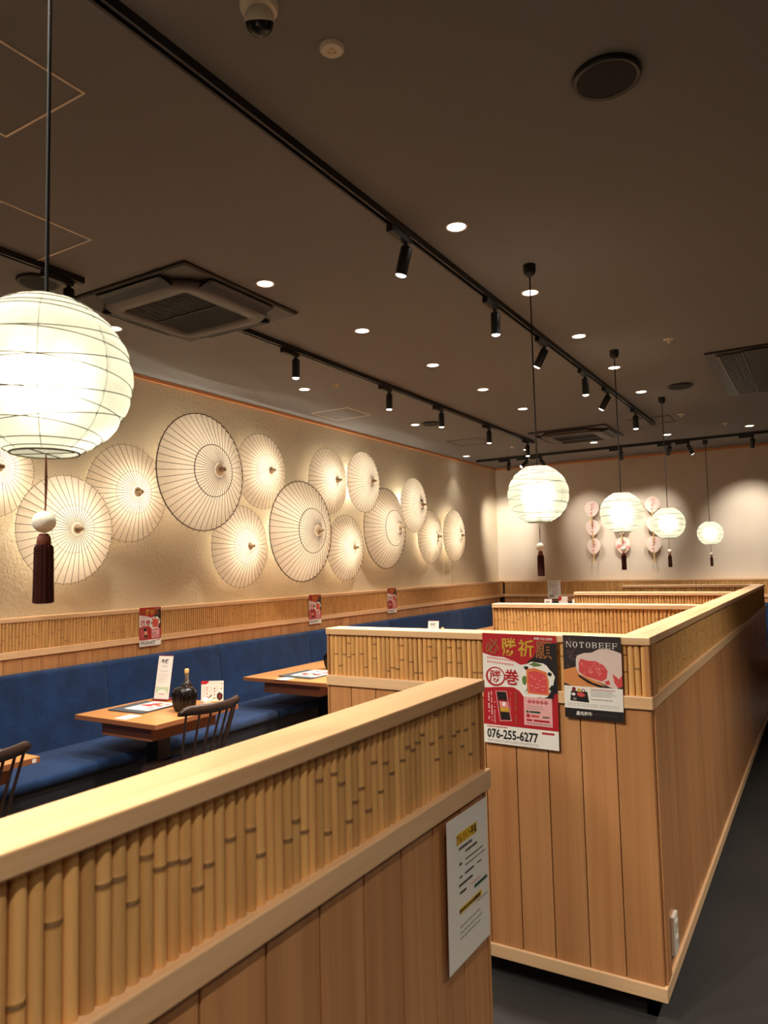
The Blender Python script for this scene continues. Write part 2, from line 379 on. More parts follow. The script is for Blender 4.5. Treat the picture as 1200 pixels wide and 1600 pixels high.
# ------------------------------------------------------------------ booth dividers
def plank_row(parent, ax, face, a0, a1, z0, z1, pitch, inward, start=None):
    a = a0 if start is None else start; f0, f1 = face+inward*.0166, face+inward*.0176
    obj('plank_backing', MB().box(a0, f0, z0, a1, f1, z1) if ax == 'x' else MB().box(f0, a0, z0, f1, a1, z1), 'joint', parent)
    while a < a1-.004:
        b = min(a+pitch, a1)
        lo = max(a, a0)
        mb = MB()
        if ax == 'x': mb.box(lo+.0014, face, z0, b-.0014, face+inward*.016, z1)
        else: mb.box(face, lo+.002, z0, face+inward*.016, b-.002, z1)
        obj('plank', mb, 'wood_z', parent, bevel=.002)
        a += pitch
near = thing('booth_divider', 'low bamboo topped wooden divider closest to the camera with recruitment notice', 'divider', (-.75, .5, 0))
NX0, NX1, NY0, NY1 = -.80, -.70, -.9, 1.60
obj('cap_board', MB().box(NX0-.004, NY0, 1.272, NX1, NY1, 1.30), 'wood_y', near, bevel=.003)
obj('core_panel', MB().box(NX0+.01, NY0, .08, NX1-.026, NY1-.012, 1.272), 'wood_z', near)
obj('lower_rail', MB().box(NX1-.026, NY0, 1.05, NX1+.004, NY1+.008, BZ0), 'wood_y', near, bevel=.003)
obj('end_post', MB().box(NX0+.012, NY1-.012, .08, NX1-.006, NY1-.001, 1.272), 'wood_z', near, bevel=.002)
obj('base_trim', MB().box(NX1-.026, NY0, .08, NX1+.002, NY1+.004, .127), 'wood_y', near, bevel=.003)
obj('toe_kick', MB().box(NX0+.03, NY0, 0, NX1-.04, NY1-.04, .08), 'kick', near)
bamboo_row('bamboo_pole', near, 'y', NX1-.020, .22, NY1-.012, BZ0, BH, .0203, True)
plank_row(near, 'y', NX1-.008, -.9, NY1-.013, .127, 1.05, .1277, -1, start=.823-.1277*14)

DX1, DY0 = -.54, 2.666
div = thing('booth_divider', 'long E shaped wooden booth divider with bamboo band and two posters', 'divider', (-.6, 5.4, 0))
T = .11
def leg_x(yf, x0, x1, indiv, pitch, front):
    obj('cap_board', MB().box(x0, yf, 1.272, x1, yf+T, 1.30), 'wood_x', div, bevel=.003)
    obj('core_panel', MB().box(x0+.012, yf+.026, .08, x1, yf+T-.01, 1.272), 'wood_z', div)
    obj('lower_rail', MB().box(x0+.002, yf-.002, 1.05, x1, yf+.028, BZ0), 'wood_x', div, bevel=.003)
    obj('end_post', MB().box(x0+.002, yf+.006, .08, x0+.012, yf+T-.008, 1.272), 'wood_z', div, bevel=.002)
    bamboo_row('bamboo_band' if not indiv else 'bamboo_pole', div, 'x', yf+.020, x0+.012, x1-(.016 if front else 0), BZ0, BH, pitch, indiv)
    plank_row(div, 'x', yf+.008, x0+.012, x1-(.008 if front else 0), .127, 1.05, .1255, 1, start=DX1-.008-.1255*11 if front else None)
    obj('toe_kick', MB().box(x0+.04, yf+.05, 0, x1-.045, yf+T-.02, .08), 'kick', div)
    obj('base_trim', MB().box(x0, yf-.002, .08, x1+(.002 if front else 0), yf+.026, .127), 'wood_x', div, bevel=.003)
DYE = 8.33
leg_x(DY0, -1.93, DX1, True, .0225, True)
leg_x(4.61, -1.95, DX1-T, False, .0225, False)
leg_x(6.42, -1.93, DX1-T, False, .0225, False)
leg_x(DYE-T, -1.93, DX1-T, False, .0225, False)
obj('cap_board', MB().box(DX1-T, DY0+T, 1.272, DX1, DYE, 1.30), 'wood_y', div, bevel=.003)
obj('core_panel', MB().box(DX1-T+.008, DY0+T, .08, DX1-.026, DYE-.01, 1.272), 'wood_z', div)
obj('lower_rail', MB().box(DX1-.026, DY0+.028, 1.05, DX1+.002, DYE+.004, BZ0), 'wood_y', div, bevel=.003)
obj('corner_post', MB().box(DX1-.0225, DY0+.006, BZ0, DX1-.006, DY0+.024, 1.272), 'wood_z', div, bevel=.003)
obj('base_trim', MB().box(DX1-.026, DY0+.026, .08, DX1+.002, DYE+.004, .127), 'wood_y', div, bevel=.003)
obj('toe_kick', MB().box(DX1-T+.03, DY0+.05, 0, DX1-.045, DYE-.05, .08), 'kick', div)
bamboo_row('bamboo_band', div, 'y', DX1-.020, DY0+.026, DYE-.012, BZ0, BH, .0225, False, 6, .95)
plank_row(div, 'y', DX1-.008, DY0+.009, DYE-.01, .127, 1.05, .1277, -1)
# outlet on the aisle side
ot = thing('power_outlet', 'white wall socket plate low on the aisle side of the divider', 'outlet', (DX1-.008, 2.85, .16))
mb = MB(); mb.box(DX1-.008, 2.812, .165, DX1+.006, 2.882, .30); obj('cover_plate', mb, 'white', ot, bevel=.003)
for zc in (.205, .26):
    s_ = obj('socket', MB().box(DX1+.006, 2.828, zc-.02, DX1+.009, 2.866, zc+.02), 'white', ot, bevel=.002)
    obj('slot', MB().box(DX1+.009, 2.838, zc-.006, DX1+.0095, 2.841, zc+.008).box(DX1+.009, 2.852, zc-.006, DX1+.0095, 2.855, zc+.008), 'black', s_)

# ------------------------------------------------------------------ printed sheets
def text_mesh(body, bold=0.0):
    c = bpy.data.curves.new('lettering', 'FONT'); c.body = body; c.fill_mode = 'FRONT'; c.resolution_u = 2; c.offset = bold
    o = bpy.data.objects.new('lettering', c); COL.objects.link(o)
    me = bpy.data.meshes.new_from_object(o)
    vs = [tuple(v.co) for v in me.vertices]; fs = [tuple(p.vertices) for p in me.polygons]
    bpy.data.objects.remove(o); bpy.data.meshes.remove(me); bpy.data.curves.remove(c)
    return vs, fs
class Sheet:
    """flat print on a w x h sheet; local x right, z up, faces -y"""
    def __init__(s, w, h): s.w, s.h = w, h; s.pic = MB(); s.let = MB(); s.pm = []; s.lm = []; s.l = 0
    def _mi(s, lst, m):
        if m not in lst: lst.append(m)
        return lst.index(m)
    def p3(s, u, v, d): return ((u-.5)*s.w, -.0009-d, v*s.h)
    def poly(s, pts, m):
        s.l += 1; d = s.l*.000008
        s.pic.add([s.p3(u, v, d) for u, v in pts], [tuple(range(len(pts)))], s._mi(s.pm, m)); return s
    def rect(s, u0, v0, u1, v1, m): return s.poly([(u0, v0), (u1, v0), (u1, v1), (u0, v1)], m)
    def ell(s, u, v, ru, rv, m, n=24, a0=0, a1=360): return s.poly([(u+ru*math.cos(math.radians(a0+(a1-a0)*k/n)), v+rv*math.sin(math.radians(a0+(a1-a0)*k/n))) for k in range(n if a1-a0 == 360 else n+1)], m)
    def blob(s, u, v, ru, rv, m, n=16, j=.25): return s.poly([(u+ru*(1+random.uniform(-j, j))*math.cos(2*PI*k/n), v+rv*(1+random.uniform(-j, j))*math.sin(2*PI*k/n)) for k in range(n)], m)
    def lines(s, u0, v0, u1, v1, n, m, th=.4, ragged=True):
        """rows of unreadably small print as broken bars"""
        dv = (v1-v0)/n
        for i in range(n):
            v = v1-dv*(i+.5); u = u0
            e = u1-(random.uniform(0, .25)*(u1-u0) if ragged else 0)
            while u < e:
                w = random.uniform(.05, .16)*(u1-u0); s.rect(u, v-dv*th/2, min(u+w, e), v+dv*th/2, m); u += w+.02*(u1-u0)
        return s
    def vcol(s, u, v0, v1, w, m, n):
        dv = (v1-v0)/n
        for i in range(n):
            if random.random() < .22: continue
            s.rect(u-w/2*random.uniform(.5, 1), v0+dv*(i+.12), u+w/2*random.uniform(.5, 1), v0+dv*(i+.8), m)
        return s
    def text(s, body, u0, v0, u1, v1, m, bold=0.0, skew=0.0):
        vs, fs = text_mesh(body, bold)
        xs = [v[0] for v in vs]; ys = [v[1] for v in vs]; xa, xb, ya, yb = min(xs), max(xs), min(ys), max(ys)
        d = s.l*.000008+.0002; out = []
        for v in vs:
            a = (v[0]-xa)/(xb-xa); b = (v[1]-ya)/(yb-ya)
            out.append(s.p3(u0+a*(u1-u0)+skew*(b-.5), v0+b*(v1-v0), d))
        s.let.add(out, fs, s._mi(s.lm, m)); return s
    def build(s, root, sheet_mat='white_paper', parent_sheet=None, thick=.0008):
        sh = obj('paper_sheet', MB().box(-s.w/2, -.0008, 0, s.w/2, .0, s.h), sheet_mat, root, origin=(0, 0, 0)) if parent_sheet is None else parent_sheet
        if s.pic.v: obj('printed_picture', s.pic, s.pm, sh, origin=(0, 0, 0), kind='stuff')
        if s.let.v: obj('lettering', s.let, s.lm, sh, origin=(0, 0, 0), kind='stuff')
        return sh

# --- big red poster
pw, ph = .297, .420
P = Sheet(pw, ph)
P.poly([(0, 1), (0, .815), (.14, .79), (.3, .785), (.45, .75), (.52, .725), (.60, .735), (.7, .78), (1, .9), (1, 1)], 'red')
P.poly([(.62, .76), (.70, .80), (.76, .88), (.86, .925), (1, .935), (1, .40), (.78, .40), (.55, .60)], 'pblack')
P.poly([(0, .495), (.25, .515), (.42, .52), (.5, .49), (.58, .42), (1, .40), (1, .165), (0, .165)], 'red')
P.poly([(.93, .47), (1, .5), (1, .165), (.93, .165)], 'red')
# roll slice
P.blob(.765, .595, .235, .165, 'pblack', 28, .05); P.blob(.74, .60, .225, .160, 'pwhite', 26, .07)
P.blob(.57, .59, .035, .045, 'green', 10, .3); P.blob(.72, .735, .07, .018, 'green', 10, .4); P.blob(.60, .70, .03, .02, 'pblack', 8, .4); P.blob(.90, .66, .03, .02, 'pblack', 8, .4); P.blob(.93, .53, .03, .03, 'pblack', 8, .4); P.blob(.62, .51, .03, .02, 'green', 8, .4)
P.poly([(.60, .69), (.70, .705), (.86, .675), (.89, .60), (.89, .47), (.61, .475), (.595, .58)], 'crumb')
P.poly([(.625, .665), (.72, .68), (.84, .655), (.865, .60), (.865, .485), (.635, .49), (.62, .58)], 'meat')
for k in range(16): P.blob(random.uniform(.65, .84), random.uniform(.505, .645), .018, .005, 'meat2', 7, .4)
P.rect(.88, .445, .95, .475, 'pblack'); P.rect(.74, .455, .86, .470, 'pwhite')
# small outlined slogan
for r_ in range(2):
    for k in range(11): P.ell(.075+.034*k, .795-.018*r_-.02-.0018*k-(r_*.018), .013, .010, 'red2', 8); P.ell(.075+.034*k, .775-.036*r_-.0018*k, .006, .005, 'pwhite', 6)
# ring round the big character
P.ell(.175, .605, .135, .088, 'red', 32); P.ell(.18, .608, .112, .073, 'white_paper', 32)
# package
P.poly([(.17, .475), (.325, .48), (.385, .215), (.225, .205)], 'pink'); P.poly([(.18, .47), (.318, .474), (.376, .22), (.232, .212)], 'dkred')
P.poly([(.19, .465), (.312, .468), (.328, .40), (.208, .398)], 'pblack'); P.poly([(.215, .385), (.33, .385), (.345, .33), (.232, .33)], 'meat2'); P.rect(.262, .345, .305, .378, 'pwhite')
P.poly([(.225, .33), (.345, .33), (.352, .292), (.236, .292)], 'gold'); P.poly([(.238, .288), (.352, .288), (.366, .225), (.246, .222)], 'pblack')
P.vcol(.075, .21, .46, .022, 'pwhite', 15); P.vcol(.115, .20, .47, .016, 'pwhite', 20); P.vcol(.155, .185, .38, .02, 'pink', 13)
P.vcol(.445, .19, .48, .026, 'gold2', 17); P.vcol(.375, .30, .47, .01, 'meat2', 16)
# price box
P.rect(.555, .195, .925, .445, 'pink')
for k in range(5): u = .63+.054*k; P.poly([(u-.028, .405), (u, .386), (u+.028, .405), (u, .424)], 'red'); P.ell(u, .405, .009, .006, 'pink', 6)
P.lines(.59, .335, .86, .375, 2, 'grey', .3); P.rect(.585, .305, .62, .325, 'dgreen'); P.rect(.63, .306, .77, .324, 'dgreen'); P.ell(.61, .28, .026, .017, 'red', 12)
P.lines(.65, .268, .78, .292, 1, 'red2', .8); P.lines(.80, .268, .90, .287, 1, 'pblack', .7); P.rect(.585, .232, .66, .25, 'red'); P.rect(.68, .232, .89, .25, 'red'); P.lines(.585, .205, .91, .222, 1, 'grey', .5, False)
# bottom strip
P.rect(0, 0, 1, .165, 'pwhite'); P.lines(.045, .142, .33, .158, 1, 'red', .6, False); P.rect(.785, .128, .945, .146, 'red'); P.lines(.05, .014, .74, .036, 2, 'grey', .35, False)
for ch, a, b, m, y0, y1 in (('必', .045, .235, 'gold2', .815, .955), ('勝', .265, .475, 'gold', .80, .965), ('祈', .495, .705, 'gold', .80, .955), ('願', .73, .945, 'gold2', .79, .945)): P.text(ch, a, y0, b, y1, m, .014)
P.text('牛勝つなら勝牛', .71, .955, .955, .98, 'pwhite', .012)
P.text('勝', .095, .553, .255, .665, 'red', .012); P.text('巻', .30, .54, .495, .68, 'red', .016)
P.text('076-255-6277', .045, .045, .735, .132, 'pblack', .03)
def poster_root(label, loc, rz, cat='poster', group=None, name='poster'):
    r = thing(name, label, cat, (0, 0, 0), group); return r
r = thing('poster', 'large red and white poster with gold brush characters and phone number on the divider front', 'poster')
P.build(r, 'white_paper'); r.location = (-1.026, DY0-.004, .879); r.rotation_euler = (0, .012, 0)
red_poster = r
for i, (yc, zc) in enumerate(((3.762, 1.021), (5.81, 1.022), (7.30, 1.03))):
    c = dup_at(red_poster, (XF+.003, yc, zc), PI/2, 'small red poster on the bamboo wainscot of the left wall, ' + ['nearest the camera', 'the middle of three', 'farthest of three'][i])
    c.rotation_euler = (0, 0, PI/2); c.scale = (.675,)*3; c['group'] = 'small red posters along the left wall'

# --- beef poster
pw, ph = .210, .297
P = Sheet(pw, ph)
P.rect(0, .385, 1, 1, 'pbrown')
for k in range(26): P.blob(random.uniform(.02, .22), random.uniform(.6, .97), random.uniform(.012, .035), random.uniform(.006, .02), 'pbrown2', 7, .5)
P.poly([(0, .575), (.22, .62), (.5, .5), (.72, .40), (0.7, .385), (.0, .385)], 'board'); P.poly([(.0, .42), (.14, .385), (0, .385)], 'pbrown')
P.poly([(.25, .53), (.5, .44), (.8, .385), (.62, .385), (.42, .43), (.26, .50)], 'pblack')
P.poly([(.22, .60), (.22, .70), (.24, .755), (.36, .79), (.5, .80), (.62, .845), (.76, .855), (.88, .835), (1.0, .805), (1, .42), (.9, .385), (.82, .39), (.62, .45), (.45, .49), (.27, .535)], 'fat')
P.poly([(.27, .56), (.265, .66), (.30, .72), (.42, .70), (.56, .70), (.70, .655), (.76, .59), (.74, .50), (.66, .46), (.52, .485), (.38, .51)], 'meat')
P.poly([(.84, .56), (.95, .50), (1, .55), (1, .42), (.93, .39), (.87, .45)], 'meat'); P.poly([(.70, .46), (.78, .48), (.80, .43), (.73, .42)], 'meat')
for k in range(34):
    u, v = random.uniform(.31, .71), random.uniform(.515, .675); a = random.uniform(0, PI); l_ = random.uniform(.015, .05)
    du, dv = l_*math.cos(a), l_*math.sin(a)*.7; nu, nv = -.006*math.sin(a), .005*math.cos(a)
    P.poly([(u-du, v-dv), (u+nu, v+nv), (u+du, v+dv), (u-nu, v-nv)], 'meat2')
P.rect(0, .115, 1, .385, 'pwhite')
P.poly([(.10, .205), (.43, .195), (.40, .325), (.12, .325)], 'pblack'); P.ell(.17, .345, .035, .028, 'dkred', 12); P.ell(.33, .335, .035, .022, 'dkred', 12); P.ell(.33, .335, .02, .012, 'pwhite', 10); P.ell(.16, .285, .035, .018, 'pwhite', 12); P.blob(.29, .285, .07, .03, 'meat', 10, .3); P.blob(.26, .335, .035, .025, 'gold', 8, .3); P.rect(.15, .215, .21, .245, 'grey')
P.rect(.46, .352, .88, .360, 'red'); P.lines(.46, .27, .90, .345, 4, 'grey', .35); P.lines(.46, .225, .85, .25, 1, 'grey', .4); P.lines(.05, .14, .95, .185, 2, 'grey', .18, False)
P.rect(0, 0, 1, .115, 'pblack'); P.lines(.52, .045, .95, .075, 2, 'pbrown2', .25)
P.text('黒毛和牛', .20, .035, .475, .085, 'pwhite', .02)
# serif capitals drawn as strokes
def serif(P, word, u0, u1, v0, v1, m):
    cw = (u1-u0)/len(word); thin, thick = .007, .017
    for i, ch in enumerate(word):
        a = u0+cw*i+cw*.12; b = a+cw*.70; c = (v0+v1)/2; sv = .006
        R = lambda x0, y0, x1, y1: P.let.add([P.p3(x0, y0, P.l*.000008+.0002), P.p3(x1, y0, P.l*.000008+.0002), P.p3(x1, y1, P.l*.000008+.0002), P.p3(x0, y1, P.l*.000008+.0002)], [(0, 1, 2, 3)], P._mi(P.lm, m))
        if ch == 'O':
            n = 28; o_ = [(a+(b-a)/2+(b-a)/2*math.cos(2*PI*k/n), c+(v1-v0)/2*math.sin(2*PI*k/n)) for k in range(n)]
            i_ = [(a+(b-a)/2+((b-a)/2-thick)*math.cos(2*PI*k/n), c+((v1-v0)/2-.004)*math.sin(2*PI*k/n)) for k in range(n)]
            P.let.add([P.p3(u, v, P.l*.000008+.0002) for u, v in o_+i_], [(k, (k+1) % n, n+(k+1) % n, n+k) for k in range(n)], P._mi(P.lm, m))
        elif ch == 'N':
            R(a, v0, a+thin, v1); R(b-thin, v0, b, v1); R(a-.008, v0, a+.016, v0+sv); R(b-.016, v1-sv, b+.008, v1); R(a-.008, v1-sv, a+.01, v1)
            P.let.add([P.p3(x, y_, P.l*.000008+.0002) for x, y_ in ((a, v1), (b-thick*.6, v0), (b, v0), (a+thick, v1))], [(0, 1, 2, 3)], P._mi(P.lm, m))
        elif ch == 'T':
            mm = (a+b)/2; R(mm-thick/2, v0, mm+thick/2, v1); R(a, v1-sv, b, v1); R(a, v1-.022, a+thin, v1); R(b-thin, v1-.022, b, v1); R(mm-.02, v0, mm+.02, v0+sv)
        elif ch in 'EFB':
            R(a, v0, a+thick, v1); R(a-.008, v0, a+.026, v0+sv); R(a-.008, v1-sv, a+.026, v1)
            if ch == 'B':
                for lo, hi in ((v0, c), (c, v1)):
                    n = 12; cc = (lo+hi)/2; rr_ = (hi-lo)/2; x_ = a+(b-a)*.45; rx = (b-a)*.5
                    o_ = [(x_+rx*math.cos(-PI/2+PI*k/n), cc+rr_*math.sin(-PI/2+PI*k/n)) for k in range(n+1)]; i_ = [(x_+(rx-thick)*math.cos(-PI/2+PI*k/n), cc+(rr_-.004)*math.sin(-PI/2+PI*k/n)) for k in range(n+1)]
                    P.let.add([P.p3(u, v, P.l*.000008+.0002) for u, v in o_+i_], [(k, k+1, n+2+k, n+1+k) for k in range(n)], P._mi(P.lm, m))
                    R(a, lo, x_, lo+.004); R(a, hi-.004, x_, hi)
            else:
                R(a, v1-sv, b, v1); R(b-thin, v1-.022, b, v1); R(a, c-sv/2, b-.02, c+sv/2); R(b-.02, c-.012, b-.014, c+.012)
                if ch == 'E': R(a, v0, b, v0+sv); R(b-thin, v0, b, v0+.022)
serif(P, 'NOTOBEEF', .05, .96, .855, .925, 'pwhite')
r = thing('poster', 'dark poster of marbled raw beef under white NOTOBEEF lettering on divider front', 'poster')
P.build(r); r.location = (-.745, DY0-.004, 1.003); r.rotation_euler = (0, .008, 0)

# --- recruitment notice on the near divider
P = Sheet(.205, .300)
P.rect(.22, .80, .72, .875, 'yellow')
P.text('アルバイト募集', .21, .80, .71, .87, 'pblack', .016)
P.lines(.27, .755, .60, .78, 1, 'pblack', .8, False); P.lines(.42, .715, .72, .737, 1, 'pblack', .8, False)
P.lines(.27, .655, .33, .675, 1, 'pblack', .9, False); P.lines(.42, .66, .86, .68, 1, 'pblack', .5, False); P.lines(.42, .625, .92, .64, 1, 'pblack', .5, False)
P.lines(.27, .57, .33, .585, 1, 'pblack', .9, False); P.lines(.40, .57, .62, .59, 1, 'pblack', .7, False); P.lines(.70, .575, .82, .59, 1, 'pblack', .6, False)
P.lines(.25, .515, .58, .535, 1, 'pblack', .8, False); P.lines(.27, .465, .42, .482, 1, 'pblack', .9, False); P.lines(.52, .468, .78, .48, 1, 'crumb', .5, False); P.rect(.62, .425, .95, .448, 'dgreen')
P.rect(.25, .335, .80, .375, 'yellow'); P.lines(.25, .342, .58, .366, 1, 'pblack', .8, False); P.lines(.58, .338, .76, .37, 1, 'pblack', .8, False); P.lines(.66, .315, .95, .328, 1, 'grey', .6, False)
for v in (.245, .205, .17): P.lines(.25, v, .80, v+.014, 1, 'grey', .5)
r = thing('notice_sheet', 'white paper notice with yellow highlighted heading taped to the near divider', 'notice')
P.build(r); r.location = (NX1+.006, 1.464, .742); r.rotation_euler = (0, .015, PI/2)

# --- paper on the back wall
P = Sheet(.205, .275)
P.lines(.1, .9, .5, .94, 1, 'grey', .7, False); P.rect(.6, .88, .72, .92, 'grey'); P.lines(.1, .55, .9, .85, 8, 'grey', .4); P.lines(.1, .42, .2, .5, 2, 'red', .5, False); P.rect(.12, .1, .5, .2, 'grey'); P.lines(.3, .22, .9, .5, 6, 'grey', .35)
r = thing('notice_sheet', 'white printed notice hanging on the bamboo band of the back wall', 'notice')
P.build(r); r.location = (-3.517, YBF-.003, 1.022)

# ------------------------------------------------------------------ uchiwa fans on the back wall
FY = YB-.10
def make_fan(kind):
    r = thing('paper_fan', '', 'fan', (0, 0, 0), 'round paper fans on the back wall')
    w, h = .205, .235
    pts = []
    for k in range(28):
        a = 2*PI*k/28; c = math.cos(a); s_ = math.sin(a)
        x = c*w/2*(1+.12*s_) if s_ > -.2 else c*w/2*(1+.12*s_)*(1+.25*(s_+.2)); pts.append((x, s_*h/2+.17))
    mb = MB(); n = len(pts)
    mb.loft([[(x, .002, z) for x, z in pts], [(x, -.002, z) for x, z in pts]], 0, False)
    obj('fan_leaf', mb, 'fan', r, origin=(0, 0, 0))
    hb = MB(); hb.tube([(0, 0, -.08), (0, 0, .09)], [.011, .009], 8); obj('handle', hb, 'fan_wood', r, origin=(0, 0, 0))
    e = MB(); e.ring([(x, 0, z) for x, z in pts], .0022, 5); obj('rim', e, 'fan_wood', r, origin=(0, 0, 0))
    pr = MB()
    def bar(x, z, w_, h_, a=0):
        c, s_ = math.cos(a), math.sin(a); q = [(-w_, -h_), (w_, -h_), (w_, h_), (-w_, h_)]
        pr.add([(x+c*p-s_*q_, -.0026, z+s_*p+c*q_) for p, q_ in q], [(0, 1, 2, 3)])
    if kind == 'text':
        for k in range(4):
            zc = .245-.045*k
            for j in range(5): bar(random.uniform(-.012, .012), zc+random.uniform(-.016, .016), random.uniform(.008, .018), .0022, random.choice((0, 0, .3, PI/2)))
        for k in range(7): bar(.03, .258-.013*k, .005, .003, random.uniform(0, .4))
    else:
        for x, z, q in ((-.055, .15, .036), (.01, .215, .030), (.068, .14, .028)):
            for k in range(6):
                a = 2*PI*k/6; cx, cz = x+q*.62*math.cos(a), z+q*.62*math.sin(a); n = 12
                o_ = [(cx+q*.4*math.cos(2*PI*t/n), -.0026, cz+q*.4*math.sin(2*PI*t/n)) for t in range(n)]; i_ = [(cx+q*.22*math.cos(2*PI*t/n), -.0026, cz+q*.22*math.sin(2*PI*t/n)) for t in range(n)]
                pr.add(o_+i_, [(t, (t+1) % n, n+(t+1) % n, n+t) for t in range(n)])
            pr.add([(x+q*.25*math.cos(2*PI*t/10), -.0026, z+q*.25*math.sin(2*PI*t/10)) for t in range(10)], [tuple(range(10))])
    obj('red_print', pr, 'fan_red', r, origin=(0, 0, 0))
    pin = MB(); pin.tube([(0, .004, .15), (0, .094, .15)], .003, 6); obj('wall_pin', pin, 'fan_wood', r, origin=(0, 0, 0))
    return r
ft = make_fan('text'); fr = make_fan('flower')
FANS = [(ft, -2.916, 2.34, 'top fan with red lettering in the left column of three'), (ft, -2.915, 2.063, 'middle fan with red lettering in the left column of three'), (ft, -2.912, 1.788, 'bottom fan with red lettering in the left column of three'),
        (ft, -2.06, 2.352, 'top fan with red lettering in the right column of three'), (ft, -2.056, 2.078, 'middle fan half behind a lantern in the right column'), (ft, -2.062, 1.787, 'bottom fan with red lettering in the right column of three'),
        (fr, -2.492, 1.792, 'pale fan with three red rosettes hanging below the second lantern'), (fr, -2.49, 2.072, 'pale fan hidden behind a lantern but for its handle')]
for i, (src, x, z, lab) in enumerate(FANS):
    fan = src if (src is ft and i == 0) or (src is fr and i == 6) else dup(src)
    fan.location = (x, FY+(.012 if i in (1, 4) else 0.02 if i in (2, 5, 6) else 0), z-.17); fan.rotation_euler = (random.uniform(-.06, -.02), random.uniform(-.05, .05), random.uniform(-.08, .08)); fan['label'] = lab

# ------------------------------------------------------------------ paper umbrellas on the left wall
def make_umbrella(R, hgt, n, big):
    """local +x points into the room; rim plane at x=0"""
    r = thing('paper_umbrella', '', 'umbrella', (0, 0, 0), 'backlit paper umbrellas on the left wall')
    mb = MB(); rows = 10; rings = []
    def prof(t): return hgt*(1-t)**1.0*(1 + .12*math.sin(PI*t)) if True else 0
    m2 = n*2
    for i in range(rows+1):
        t = .05+.95*i/rows; rg = []
        for k in range(m2):
            a = 2*PI*k/m2; dip = (-.010*t if k % 2 else 0)*R/.35; sc = 1 if k % 2 == 0 else .988
            rg.append((prof(t)+dip, R*t*sc*math.cos(a), R*t*sc*math.sin(a)))
        rings.append(rg)
    mb.loft(rings, 0, True, False, False); obj('paper_canopy', mb, 'umb', r, origin=(0, 0, 0))
    rb = MB()
    for k in range(n):
        a = 2*PI*k/n; c, s_ = math.cos(a), math.sin(a); w = .0018 if not big else .0019
        pts = [(prof(t)+.0012, R*t*c, R*t*s_) for t in (.12, .3, .55, .8, 1.0, 1.03)]
        rb.tube(pts, w, 4)
    obj('ribs', rb, 'rib', r, origin=(0, 0, 0), kind='stuff')
    st = MB(); t1 = .44
    for k in range(n):
        a = 2*PI*k/n; c, s_ = math.cos(a), math.sin(a)
        st.tube([(prof(t1)-.006, R*t1*c, R*t1*s_), (prof(.13)-.035, R*.13*c, R*.13*s_)], .0012, 4)
    obj('stretchers', st, 'rib', r, origin=(0, 0, 0), kind='stuff')
    rg = MB(); rg.ring([(prof(t1)-.003, R*t1*math.cos(2*PI*k/60), R*t1*math.sin(2*PI*k/60)) for k in range(60)], .0035 if big else .0014, 5)
    obj('thread_band', rg, 'rim' if big else 'rib', r, origin=(0, 0, 0))
    e = MB(); e.ring([(-.004, R*.995*math.cos(2*PI*k/96), R*.995*math.sin(2*PI*k/96)) for k in range(96)], .0042 if big else .0014, 6)
    obj('rim_edge', e, 'rim', r, origin=(0, 0, 0))
    cp = MB(); cp.loft([[(prof(t)+dz, R*t*math.cos(2*PI*k/24), R*t*math.sin(2*PI*k/24)) for k in range(24)] for t, dz in ((.105, .003), (.07, .005), (.03, .005))], 0, True, False, False); obj('cap_paper', cp, 'umb', r, origin=(0, 0, 0))
    h = MB(); hp = hgt*1.0
    prof_h = [(.003, hp-.03), (.018, hp-.028), (.024, hp-.012), (.024, hp+.004), (.012, hp+.012), (.014, hp+.02), (.013, hp+.045), (.006, hp+.052)]
    h.loft([[(x, q*math.cos(2*PI*k/12), q*math.sin(2*PI*k/12)) for k in range(12)] for q, x in prof_h], 0, True); obj('hub', h, 'hub', r, origin=(0, 0, 0))
    p = MB(); p.tube([(hp-.03, 0, 0), (-.06, 0, 0)], .008, 8); obj('shaft', p, 'hub', r, origin=(0, 0, 0))
    return r
us = make_umbrella(.35, .112, 40, False); ub = make_umbrella(.478, .20, 48, True)
UM = [('s', -95, 52, 655, 810, .10, 'small backlit umbrella half hidden behind the nearest lantern at the far left'),
 ('s', 23, 177, 743, 912, .20, 'backlit umbrella behind the nearest lantern tassel'), ('s', 136, 258, 693, 848, .10, 'backlit umbrella left of the largest dark rimmed umbrella'),
 ('b', 245, 379, 645, 830, .24, 'largest dark rimmed umbrella, highest on the wall'), ('s', 371, 445, 676, 797, .10, 'bright umbrella to the upper right of the largest umbrella'),
 ('s', 331, 418, 790, 918, .10, 'bright low umbrella just below the largest umbrella'), ('b', 420, 519, 753, 908, .24, 'big dark rimmed umbrella low in the middle of the wall'),
 ('s', 483, 542, 700, 803, .10, 'upper umbrella partly behind the middle dark rimmed umbrella'), ('s', 543, 593, 705, 801, .22, 'upper umbrella overlapping the top of the farthest big umbrella'),
 ('s', 513, 567, 803, 909, .10, 'low umbrella right beside the middle dark rimmed umbrella'), ('b', 570, 633, 762, 890, .10, 'farthest of the three big umbrellas'),
 ('s', 627, 667, 746, 833, .20, 'upper umbrella third from the back corner'), ('s', 654, 691, 796, 882, .10, 'low umbrella second from the back corner'), ('s', 693, 727, 796, 878, .12, 'last umbrella nearest the back corner, lit from above')]
def ray(px_, py_):
    d = _r*((px_-600)/F_PX) + _u*(-(py_-800)/F_PX) + _f; return d
def on_x(px_, py_, x):
    d = ray(px_, py_); p = d*(x/d.x); p.z += EYE; return p
used = {'s': False, 'b': False}
